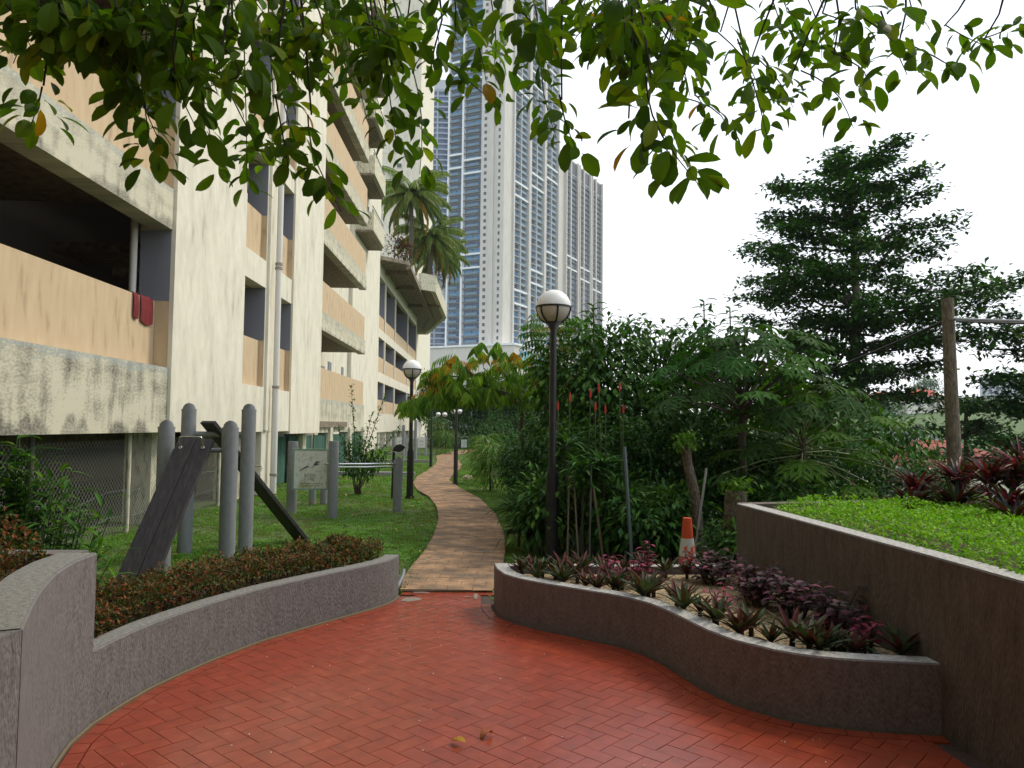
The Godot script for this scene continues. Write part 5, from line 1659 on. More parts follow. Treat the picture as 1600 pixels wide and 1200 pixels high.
func shrubs() -> void:
	var g := "shrubs behind the flower bed"
	# tall leafy shrubs forming the back of the planting
	var tall := [[1.4, -12.4, 3.2, 0.8, "behind the near lamp globe"], [1.95, -11.8, 3.15, 0.9, "right of the near lamp post"], [2.75, -12.3, 3.3, 0.9, "in the middle of the planting"], [3.5, -12.8, 3.3, 0.85, "left of the taller papaya"], [4.6, -13.2, 2.9, 0.9, "behind the taller papaya"], [5.8, -13.6, 2.3, 0.9, "behind the smaller papaya"]]
	for q in tall:
		bush("tall_shrub", "tall glossy leaved shrub %s" % q[4], Vector3(q[0], 0, q[1]), q[2], q[3], 0.75, 115, 0.16, 0.075, GREEN + [LIGHT[0], LIGHT[2]] if q[0] < 3.2 else GREEN, g, 7, 0.55, 0.38)
	# whip shoots above the mass
	for q in [[3.38, -12.0, 3.62, "highest whip shoot above the planting, left of the big tree"], [3.86, -12.2, 3.55, "second whip shoot above the taller papaya"], [1.55, -11.5, 3.45, "whip shoot above the shrub right of the near lamp"]]:
		var o := thing("whip_shoot", q[3], "shoot", Vector3(q[0], 0, q[1]), 0.0, "whip shoots")
		var lb := MB.new()
		bar(o, "stem", [Vector3(0, -0.05, 0), Vector3(0.03, q[2] * 0.6, 0), Vector3(0, q[2], 0)], 0.012, mat(0.06, 0.08, 0.03, 0.8), 6)
		for i in 46:
			var b := i * 2.4
			lb.leaf(Vector3(0, q[2] - i * 0.03, 0), Vector3(cos(b), 0.5 - i * 0.03, sin(b)), Vector3.UP, 0.25, 0.09, pick(GREEN), 3, 0.9)
		part(o, "leaves", lb.mesh(), leafy(0.4, 0.3))
	# darker mass under and between them
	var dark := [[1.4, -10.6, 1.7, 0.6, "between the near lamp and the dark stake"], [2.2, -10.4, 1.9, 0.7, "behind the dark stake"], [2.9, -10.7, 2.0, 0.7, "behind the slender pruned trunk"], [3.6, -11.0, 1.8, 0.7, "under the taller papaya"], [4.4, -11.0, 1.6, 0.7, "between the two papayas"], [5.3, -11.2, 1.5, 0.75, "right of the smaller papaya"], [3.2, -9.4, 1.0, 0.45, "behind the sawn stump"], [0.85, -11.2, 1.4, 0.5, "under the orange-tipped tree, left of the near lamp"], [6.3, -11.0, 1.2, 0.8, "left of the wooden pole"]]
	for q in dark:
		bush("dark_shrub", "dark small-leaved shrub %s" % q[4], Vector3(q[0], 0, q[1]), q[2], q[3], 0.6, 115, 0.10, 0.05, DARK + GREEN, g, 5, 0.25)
	var low := [[0.72, -9.75, 0.9, 0.35, "left of the near lamp base"], [1.9, -9.1, 0.75, 0.4, "around the dark stake"], [2.35, -9.5, 0.85, 0.35, "beside the slender pruned trunk"], [1.5, -9.5, 0.95, 0.4, "right of the bamboo sticks"], [2.75, -8.0, 0.6, 0.3, "against the corner of the tall brown wall"], [3.6, -8.6, 0.9, 0.5, "behind the back wall of the long planter"], [4.5, -9.3, 0.9, 0.5, "beyond the long planter near the smaller papaya"]]
	for q in low:
		bush("low_shrub", "broad leaved low shrub %s" % q[4], Vector3(q[0], 0, q[1]), q[2], q[3], 0.4, 55, 0.15, 0.055, GREEN + LIGHT, g, 5, 0.3)
	# strap-leaved dracaenas
	var dr := [[1.12, -9.15, 1.1, 0.42, "tall strap-leaved plant just right of the near lamp post"], [0.95, -9.55, 1.45, 0.38, "upper strap-leaved tuft behind the near lamp post"], [1.38, -9.25, 1.2, 0.38, "strap-leaved plant with arching leaves above the bamboo sticks"], [2.05, -8.9, 0.35, 0.5, "broad strap-leaved clump left of the traffic cone"], [0.42, -10.4, 0.5, 0.5, "arching strap-leaved plant leaning over the walk"], [0.55, -9.9, 0.25, 0.45, "low dry strap-leaved plant beside the walk"]]
	for q in dr:
		var o := thing("dracaena", q[4], "plant", Vector3(q[0], 0, q[1]), 0.0, "strap-leaved plants")
		strap_clump(o, 60, q[3], 0.055, GREEN + [LIGHT[2]] if q[2] > 0.3 else [Color(0.06, 0.055, 0.03), Color(0.04, 0.06, 0.025)], 0.8, q[2])
		bar(o, "stem", [Vector3(0, -0.1, 0), Vector3(0, q[2] + 0.02, 0)], 0.018, mat(0.06, 0.05, 0.035, 0.9), 6)
	# red flower spikes
	var fs := [[0.86, -9.62, 1.86], [1.02, -9.7, 1.98], [1.28, -9.7, 2.02], [1.4, -9.8, 2.1], [1.33, -9.6, 1.86], [1.47, -9.7, 1.83], [1.67, -9.8, 2.12], [1.70, -9.7, 1.83], [3.9, -9.4, 1.0], [4.35, -9.1, 0.95], [4.5, -8.9, 0.78], [4.1, -8.8, 0.88]]
	for i in fs.size():
		var o := thing("spiral_ginger", ("scarlet flower spike, %s from the near lamp post" % ordinal(i)) if i < 8 else "scarlet flower spike beyond the long planter, %s from the left" % ordinal(i - 8), "flower", Vector3(fs[i][0], 0, fs[i][1]), 0.0, "scarlet flower spikes")
		var fb := MB.new()
		fb.tube([Vector3(0, fs[i][2] - 0.06, 0), Vector3(0, fs[i][2] - 0.03, 0), Vector3(0, fs[i][2] + 0.03, 0), Vector3(0, fs[i][2] + 0.065, 0)], [0.006, 0.014, 0.012, 0.003], 7)
		part(o, "spike", fb.mesh(), mat(0.52, 0.03, 0.015, 0.5))
		bar(o, "stem", [Vector3(rng.randfn(0, 0.05), -0.1, 0), Vector3(0, fs[i][2] - 0.05, 0)], 0.008, mat(0.06, 0.09, 0.03, 0.8), 5)
		var lb := MB.new()
		for k in 12:
			lb.leaf(Vector3(0, fs[i][2] * (0.55 + 0.036 * k), 0), Vector3(cos(k * 1.9), 0.3, sin(k * 1.9)), Vector3.UP, 0.15, 0.04, pick(GREEN), 3, 0.9)
		part(o, "leaves", lb.mesh(), leafy())
	# clumps farther along the right of the walk
	for q in [[0.05, -19.2, 1.15, 0.62, LIGHT, "variegated strap-leaved bush on the right of the walk"], [-0.15, -21.5, 1.35, 0.6, LIGHT, "taller variegated strap-leaved bush behind the first one right of the walk"], [-2.95, -44.0, 2.0, 0.8, GREEN, "hanging strap-leaved tree-like plant at the far end of the building"], [-2.45, -43.2, 1.3, 0.8, LIGHT, "shorter hanging strap-leaved plant beside the third lamp"]]:
		var o := thing("strap_bush", q[5], "plant", Vector3(q[0], 0, q[1]), 0.0, "strap-leaved bushes along the walk")
		var lb := MB.new()
		for i in 420:
			var a := rng.randf() * TAU
			var y: float = q[2] * pow(rng.randf(), 0.6)
			var b := Vector3(cos(a), 0, sin(a))
			lb.leaf(b * rng.randf() * q[3] * 0.6 + Vector3(0, y, 0), b + Vector3(0, rng.randf_range(-0.2, 0.9), 0), Vector3.UP, q[3] * rng.randf_range(0.5, 0.9), 0.035, pick(q[4] + [Color(0.22, 0.25, 0.10)]), 4, 1.5, 0.15, 0.35)
		part(o, "leaves", lb.mesh(), leafy())
		bar(o, "stem", [Vector3(0, -0.1, 0), Vector3(0, q[2] * 0.9, 0)], 0.03, mat(0.08, 0.07, 0.05, 0.9), 6)
	for q in [[0.75, -18.2, 1.35, 0.55, "dark round shrub right of the variegated bush"], [1.3, -17.2, 1.9, 0.7, "leafy shrub beneath the right side of the orange-tipped tree"], [0.75, -15.2, 1.1, 0.5, "shrub by the lawn left of the near lamp"], [1.15, -13.8, 1.5, 0.5, "shrub at the edge of the planting behind the strap leaves"], [0.3, -25.0, 1.6, 0.8, "shrub in the shade beyond the variegated bush"], [0.6, -30.0, 2.2, 1.2, "wide shrub at the right of the far walk"]]:
		bush("edge_shrub", q[4], Vector3(q[0], 0, q[1]), q[2], q[3], q[3], 90, 0.13, 0.05, GREEN + DARK, "shrubs right of the walk", 5, 0.4)
	# sapling on the lawn by the building
	var s := thing("sapling", "young sapling with thin upright stems and sparse leaves on the lawn", "sapling", Vector3(-3.05, 0, -18.0))
	var sb := MB.new()
	var lb := MB.new()
	for k in [[-0.2, 2.55], [0.62, 2.3], [0.35, 1.9], [0.95, 1.55], [-0.45, 1.6], [0.1, 1.3], [-0.25, 1.1], [0.5, 1.2], [0.75, 1.0]]:
		var tip := Vector3(k[0], k[1], rng.randfn(0, 0.25))
		var mid := Vector3(k[0] * 0.35, k[1] * 0.45, tip.z * 0.4)
		sb.tube([Vector3(rng.randfn(0, 0.05), -0.05, 0), mid, tip], [0.018, 0.011, 0.004], 5, Color(0.09, 0.06, 0.04))
		for i in 52:
			var t := 0.2 + 0.8 * i / 51.0
			var p := mid.lerp(tip, (t - 0.2) / 0.8)
			lb.leaf(p + Vector3(rng.randfn(0, 0.02), 0, rng.randfn(0, 0.02)), rdir() + Vector3(0, 0.2, 0), Vector3.UP, rng.randf_range(0.07, 0.13), 0.05, pick(GREEN + [LIGHT[2]]), 2, 0.5)
	clumps(lb, Vector3(0.1, 0.85, 0), Vector3(0.6, 0.55, 0.45), 100, 8, 0.12, 0.055, GREEN)
	part(s, "stems", sb.mesh(), tinted())
	part(s, "leaves", lb.mesh(), leafy())

# ---------------------------------------------------------------- trees
func limb(mb: MB, a: Vector3, b: Vector3, r0: float, r1: float, wob := 0.06, col := Color(0.10, 0.08, 0.055), sides := 7) -> Array:
	var pts := []
	var rr := []
	var ln := a.distance_to(b)
	for i in 6:
		var t := i / 5.0
		var p := a.lerp(b, t)
		if i > 0 and i < 5: p += Vector3(rng.randfn(0, wob * ln), rng.randfn(0, wob * ln * 0.6) + ln * 0.05 * sin(t * PI), rng.randfn(0, wob * ln))
		pts.append(p)
		rr.append(lerpf(r0, r1, t))
	mb.tube(pts, rr, sides, col)
	return pts

func layered_tree(called: String, label: String, at: Vector3, tiers: Array, top: float, trunk_r: float, ll: float, pal: Array, density: float, group := "") -> Node3D:
	# tiers: [height, reach to -x, reach to +x, reach in z]
	at.y = height(at.x, at.z)
	var o := thing(called, label, "tree", at, 0.0, group)
	var wb := MB.new()
	var lb := MB.new()
	var spine := limb(wb, Vector3(0, -0.3, 0), Vector3(0.1, top - at.y, 0), trunk_r, 0.05, 0.008, Color(0.12, 0.10, 0.07), 10)
	for t in tiers:
		var y: float = t[0] - at.y
		var n := int(t[4]) if t.size() > 4 else 7
		for i in n:
			var a := TAU * i / n + rng.randf_range(-0.35, 0.35)
			var reach: float = (t[2] if cos(a) > 0 else t[1]) * absf(cos(a)) + t[3] * absf(sin(a))
			reach *= rng.randf_range(0.72, 1.05)
			var base := Vector3(0, y - reach * 0.18, 0)
			var tip := Vector3(cos(a) * reach, y + rng.randf_range(-0.28, 0.28), sin(a) * reach)
			limb(wb, base, tip, 0.06, 0.01, 0.05, Color(0.06, 0.05, 0.035), 5)
			# side twigs with flat clumps of leaves
			var m := int(reach * density * 0.3)
			for k in m:
				var s := 0.22 + 0.82 * pow(rng.randf(), 0.7)
				var q: Vector3 = base.lerp(tip, s) + Vector3(rng.randfn(0, 0.16 * reach * (1.15 - s * 0.7)), rng.randfn(0, 0.09) + 0.06, rng.randfn(0, 0.16 * reach * (1.15 - s * 0.7)))
				var shade := rng.randf_range(0.75, 1.2)
				for j in 34:
					var c := pick(pal)
					var d := Vector3(rng.randfn(0, 1), rng.randfn(0.15, 0.45), rng.randfn(0, 1)).normalized()
					lb.leaf(q + Vector3(rng.randfn(0, 0.95), rng.randfn(0, 0.38), rng.randfn(0, 0.95)) * ll, d, Vector3.UP, ll * rng.randf_range(0.7, 1.1), ll * 0.6, Color(c.r * shade, c.g * shade, c.b * shade), 2, 0.4, 0.1, 0.6)
	part(o, "trunk", wb.mesh(), tinted(0.95, bump(200, 0.05, 8.0)))
	part(o, "crown", lb.mesh(), leafy(0.5, 0.2))
	return o

func dome_tree(called: String, label: String, at: Vector3, h: float, r: float, n: int, ll: float, pal: Array, group := "") -> Node3D:
	at.y = height(at.x, at.z)
	var o := thing(called, label, "tree", at, rng.randf() * TAU, group)
	var wb := MB.new()
	var lb := MB.new()
	limb(wb, Vector3(0, -0.3, 0), Vector3(0, h * 0.6, 0), h * 0.028, h * 0.015, 0.02)
	var lobes := 9
	for i in lobes:
		var a := TAU * i / lobes * 2.4
		var k := float(i) / lobes
		var c := Vector3(cos(a) * r * 0.55 * (1.0 - k * 0.6), h * (0.42 + 0.42 * k), sin(a) * r * 0.55 * (1.0 - k * 0.6))
		limb(wb, Vector3(0, h * 0.35, 0), c, h * 0.012, h * 0.004, 0.04)
		clumps(lb, c, Vector3(r * 0.55, h * 0.2, r * 0.55), n / lobes, 9, ll, ll * 0.5, pal, 0.2, 0.4, ll * 2.0)
	part(o, "trunk", wb.mesh(), tinted(0.95))
	part(o, "crown", lb.mesh(), leafy(0.55, 0.2))
	return o

func papaya(at: Vector3, trunk_h: float, leaf_n: int, reach: float, label: String, petiole: Color, low: float) -> void:
	at.y = height(at.x, at.z)
	var o := thing("papaya_tree", label, "tree", at, 0.0, "papaya trees")
	var wb := MB.new()
	var pts := []
	var rr := []
	for i in 9:
		pts.append(Vector3(0.02 * sin(i * 0.9), -0.2 + (trunk_h + 0.2) * i / 8.0, 0.015 * cos(i * 1.3)))
		rr.append(lerpf(0.07, 0.045, i / 8.0))
	wb.tube(pts, rr, 12, Color(0.12, 0.10, 0.075))
	part(o, "trunk", wb.mesh(), tinted(0.95, bump(201, 0.04, 8.0)))
	# one palmate leaf with seven toothed lobes, built flat with thickness of fold
	var variants := []
	for v in 3:
		var mb := MB.new()
		var col := vary([Color(0.045, 0.115, 0.02), Color(0.065, 0.15, 0.024), Color(0.036, 0.09, 0.022)][v], 0.1)
		for l in 7:
			var a := lerpf(-2.3, 2.3, l / 6.0)
			var d := Vector3(sin(a), -0.1 - 0.12 * absf(sin(a)), -cos(a))
			var ln := lerpf(0.36, 0.20, pow(absf(a) / 2.3, 1.3))
			mb.leaf(Vector3(0, 0, 0), d, Vector3.UP, ln, 0.075, col, 5, 0.45, 0.14, 0.35)
			for k in 2:   # side teeth
				for s in [-1, 1]:
					mb.leaf(d * ln * (0.38 + 0.22 * k), d.rotated(Vector3.UP, 0.75 * s), Vector3.UP, ln * (0.46 - 0.12 * k), 0.042, col, 3, 0.4, 0.12, 0.4)
		variants.append(mb.mesh())
	for i in leaf_n:
		var a := i * 2.4
		var f := float(i) / leaf_n
		var el := lerpf(1.25, low, pow(f, 0.8))
		var d := Vector3(cos(a) * cos(el), sin(el), sin(a) * cos(el))
		var ln := reach * rng.randf_range(0.75, 1.05) * (0.75 + 0.25 * f)
		var root := Vector3(0, trunk_h - 0.28 * f, 0)
		var tip := root + d * ln
		var mid := root + d * ln * 0.5 + Vector3(0, 0.04 * ln, 0)
		var st := bar(o, "leaf_stalk", [root, mid, tip], 0.009, tinted_plain(petiole), 5)
		var out := Vector3(d.x, 0, d.z).normalized()
		var tiltb := Basis.looking_at(out + Vector3(0, rng.randf_range(-0.75, -0.1), 0), Vector3.UP)
		part(st, "leaf_blade", variants[rng.randi() % 3], leafy(0.75, 0.3), Transform3D(tiltb.scaled(Vector3.ONE * rng.randf_range(0.85, 1.25)), tip))

func tinted_plain(c: Color) -> StandardMaterial3D:
	return mat(c.r, c.g, c.b, 0.7)

func palm(at: Vector3, trunk_h: float, fr: float, label: String) -> void:
	var o := thing("coconut_palm", label, "palm", at, 0.0, "palms on the far terrace")
	bar(o, "trunk", [Vector3(0, -0.1, 0), Vector3(0.05, trunk_h * 0.5, 0), Vector3(0, trunk_h, 0)], 0.16, mat(0.10, 0.085, 0.065, 0.95), 8)
	for i in 32:
		var a := i * 2.4 + rng.randf_range(-0.2, 0.2)
		var el := lerpf(1.2, -0.6, i / 31.0)
		var lb := MB.new()
		var old := i > 28 and rng.randf() < 0.7
		var d := Vector3(cos(a) * cos(el), sin(el), sin(a) * cos(el))
		var side := d.cross(Vector3.UP).normalized()
		var p := Vector3(0, trunk_h, 0)
		var pts := [p]
		for k in 9:
			var dd := d.rotated(side, -(k / 8.0) * 1.35)
			p += dd * fr / 9.0
			pts.append(p)
			for s in [-1, 1]:
				for m in 9:
					var q: Vector3 = pts[k].lerp(p, m / 9.0)
					var c := pick([Color(0.32, 0.20, 0.03), Color(0.22, 0.17, 0.04)]) if old else pick([Color(0.09, 0.16, 0.03), Color(0.15, 0.21, 0.04), Color(0.25, 0.28, 0.07)])
					lb.leaf(q, (side * s * 0.8 + dd * 0.7 + Vector3(0, -0.35 - 0.25 * k / 8.0, 0)), Vector3.UP, fr * 0.28 * (1.0 - absf(k - 3.5) / 9.0), 0.075, c, 2, 1.1)
		var rr := []
		for q in pts: rr.append(0.03)
		lb.tube(pts, rr, 4, Color(0.12, 0.14, 0.04))
		part(o, "frond", lb.mesh(), leafy(0.45, 0.3))

func trees() -> void:
	# the big layered tree on the right
	var tiers := []
	for q in [[11.7, 0.8, 2.3, 1.2, 6], [10.9, 2.6, 2.2, 1.8, 8], [9.9, 3.1, 2.0, 2.2, 8], [8.9, 2.5, 2.7, 2.4, 8], [7.8, 3.7, 3.0, 2.6, 8], [6.9, 3.4, 5.6, 3.0, 10], [5.9, 2.6, 4.2, 3.0, 9], [4.9, 2.7, 3.6, 2.8, 9], [3.9, 2.2, 3.0, 2.4, 8], [3.0, 1.4, 2.6, 2.0, 6]]: tiers.append(q)
	var big := layered_tree("layered_tree", "big dark tree with tiered branches towering over the right side", Vector3(13.3, 0, -28.0), tiers, 11.6, 0.30, 0.26, GREEN + [LIGHT[2]], 15.5)
	var vb := MB.new()
	for i in 900:
		var a := rng.randf() * TAU
		var y := rng.randf_range(2.5, 9.5)
		vb.leaf(Vector3(cos(a) * 0.45, y, sin(a) * 0.45), Vector3(cos(a) * 0.5, -1.0, sin(a) * 0.5), Vector3(cos(a), 0, sin(a)), 0.36, 0.14, pick(GREEN), 2, -0.4)
	part(big, "trunk_vine", vb.mesh(), leafy(0.5, 0.2))
	layered_tree("right_edge_tree", "dark tree cut off by the right edge of the view", Vector3(17.7, 0, -22.5), [[4.9, 2.2, 2.0, 2.0, 8], [4.2, 2.6, 2.4, 2.2, 8], [3.3, 2.5, 2.6, 2.2, 8], [2.4, 3.4, 2.6, 2.4, 9], [1.5, 3.2, 2.6, 2.2, 8], [0.7, 2.6, 2.6, 2.0, 8]], 5.2, 0.22, 0.24, GREEN + DARK, 14.0, "trees beyond the long planter")
	layered_tree("sea_almond", "smaller layered tree behind the wooden pole", Vector3(17.0, 0, -27.0), [[2.6, 1.6, 1.2, 1.4, 6], [1.7, 1.8, 1.4, 1.6, 6], [0.7, 1.3, 1.4, 1.4, 6]], 2.9, 0.16, 0.25, GREEN + DARK, 12.0, "trees beyond the long planter")
	papaya(Vector3(3.33, 0, -10.0), 2.0, 46, 1.4, "taller papaya tree with reddish leaf stalks in the middle of the planting", Color(0.07, 0.035, 0.035), 0.12)
	papaya(Vector3(3.95, 0, -9.6), 1.5, 38, 1.2, "smaller papaya tree with pale green leaf stalks beside the taller one", Color(0.20, 0.24, 0.09), -0.5)
	# orange-tipped tree over the walk
	var o := thing("saraca_tree", "small spreading tree with drooping leaves and orange young tips over the walk", "tree", Vector3(0.85, 0, -15.0))
	var wb := MB.new()
	var lb := MB.new()
	limb(wb, Vector3(0, -0.2, 0), Vector3(-0.3, 2.3, 0), 0.055, 0.04, 0.02)
	for i in 9: limb(wb, Vector3(-0.25, 2.0, 0), Vector3(lerpf(-2.0, 0.75, i / 8.0), rng.randf_range(2.5, 2.85), rng.randf_range(-0.9, 0.9)), 0.035, 0.012, 0.05)
	for i in 300:
		var x := rng.randf_range(-2.4, 0.95)
		var edge := 1.0 - pow(absf((x + 0.75) / 1.68), 2.5)
		var up := rng.randf_range(0.25, 1.0)
		var base := Vector3(x, 1.85 + 1.3 * edge * up + rng.randfn(0, 0.05), rng.randf_range(-1.0, 1.0))
		var young := up > 0.72 and rng.randf() < 0.5
		var a := rng.randf() * TAU
		var d := Vector3(cos(a), 0.25, sin(a))
		var p := base
		for k in 6:
			d = (d + Vector3(0, -0.14, 0)).normalized()
			p += d * 0.055
			var s := d.cross(Vector3.UP).normalized()
			for g in [-1, 1]:
				var c := pick([Color(0.40, 0.14, 0.02), Color(0.36, 0.21, 0.03), Color(0.30, 0.26, 0.03)]) if young else pick([Color(0.10, 0.20, 0.028), Color(0.15, 0.26, 0.034), Color(0.20, 0.30, 0.04), Color(0.065, 0.14, 0.024)])
				lb.leaf(p, s * g * 0.5 + d * 0.25 + Vector3(0, -0.9, 0), d, rng.randf_range(0.17, 0.28) * (0.75 if young else 1.0), 0.062, c, 3, 0.25, 0.12, 0.45)
	part(o, "trunk", wb.mesh(), tinted(0.95))
	part(o, "crown", lb.mesh(), leafy(0.42, 0.35))
	# a second young one to its right
	var o2 := thing("young_saraca", "light green young tree with orange tips behind the near lamp post", "tree", Vector3(1.05, 0, -13.2))
	wb = MB.new()
	lb = MB.new()
	limb(wb, Vector3(0, -0.2, 0), Vector3(0, 3.2, 0), 0.05, 0.02, 0.02)
	for i in 80:
		var y := rng.randf_range(2.3, 3.5)
		var a := rng.randf() * TAU
		var d := Vector3(cos(a), 0.5, sin(a))
		var p := Vector3(cos(a), 0, sin(a)) * 0.2 * rng.randf() + Vector3(0, y, 0)
		var young := rng.randf() < 0.3
		for k in 7:
			d = (d + Vector3(0, -0.12, 0)).normalized()
			p += d * 0.06
			var s := d.cross(Vector3.UP).normalized()
			for g in [-1, 1]:
				lb.leaf(p, s * g * 0.8 + d * 0.4 + Vector3(0, -0.45, 0), Vector3.UP, rng.randf_range(0.12, 0.18), 0.045, pick([Color(0.32, 0.16, 0.03), Color(0.2, 0.22, 0.03)]) if young else pick(LIGHT), 3, 0.4)
	part(o2, "trunk", wb.mesh(), tinted(0.95))
	part(o2, "crown", lb.mesh(), leafy(0.42, 0.35))
	# palms on the terrace
	palm(Vector3(-6.35, 13.0, -60.0), 6.9, 3.7, "tallest palm on the far terrace")
	palm(Vector3(-5.05, 13.0, -63.0), 4.2, 3.4, "middle palm on the far terrace")
	palm(Vector3(-4.9, 13.0, -70.0), 4.3, 3.3, "shortest palm, rightmost on the far terrace")
	# purple shrubs on the terrace
	for q in [[-6.6, -52.3, 1.4, "left"], [-6.2, -52.6, 1.6, "middle"], [-5.95, -53.4, 1.3, "right"], [-4.95, -63.6, 1.5, "rounded"]]:
		var s := thing("terrace_shrub", "dark red shrub on the far terrace, %s of the group" % q[3] if q[3] != "rounded" else "rounded dark red shrub on the outer corner of the far terrace", "shrub", Vector3(q[0], 12.75, q[1]), 0.0, "shrubs on the far terrace")
		var sl := MB.new()
		clumps(sl, Vector3(0, q[2] * 0.75, 0), Vector3(0.6, q[2] * 0.6, 0.6), 26, 8, 0.3, 0.1, [Color(0.07, 0.015, 0.025), Color(0.03, 0.05, 0.02), Color(0.12, 0.02, 0.03)], -0.3)
		part(s, "leaves", sl.mesh(), leafy())
		bar(s, "stem", [Vector3(0, -0.05, 0), Vector3(0, q[2], 0)], 0.03, mat(0.07, 0.05, 0.04, 0.9), 5)
	# dark wood closing the far end of the walk
	var g := "trees of the wood at the end of the walk"
	var wood := [[-7.5, -96.0, 8.5, "left, behind the far wing"], [-3.0, -66.0, 5.6, "behind the far globe lamps"], [-0.5, -60.0, 5.4, "straight behind the far bend"], [2.0, -58.0, 5.6, "behind the variegated bushes"], [5.0, -56.0, 6.0, "over the right shrubs"], [-5.2, -84.0, 7.0, "beside the end of the far wing"], [0.5, -72.0, 6.6, "rear, above the far bend"], [4.0, -74.0, 7.0, "rear, right of the walk"], [8.5, -58.0, 5.8, "right, behind the tall shrubs"], [12.0, -62.0, 6.0, "farther right, behind the papayas"]]
	for q in wood:
		dome_tree("wood_tree", "dark evergreen tree of the wood, %s" % q[3], Vector3(q[0], 0, q[1]), q[2], 3.4, 420, 0.32, DARK, g)
	# understorey of the wood reads as one mass
	var ub := MB.new()
	for i in 2600:
		var x := rng.randf_range(-4.5, 9.0)
		var z := rng.randf_range(-62.0, -54.5)
		clumps(ub, Vector3(x, rng.randf_range(0.1, 2.2), z), Vector3(0.3, 0.2, 0.3), 1, 5, 0.3, 0.12, DARK, 0.3)
	var u := part(self, "undergrowth", ub.mesh(), leafy(0.5, 0.2))
	tag(u, "dark undergrowth closing the view under the wood at the end of the walk", "undergrowth")
	u.set_meta("kind", "stuff")

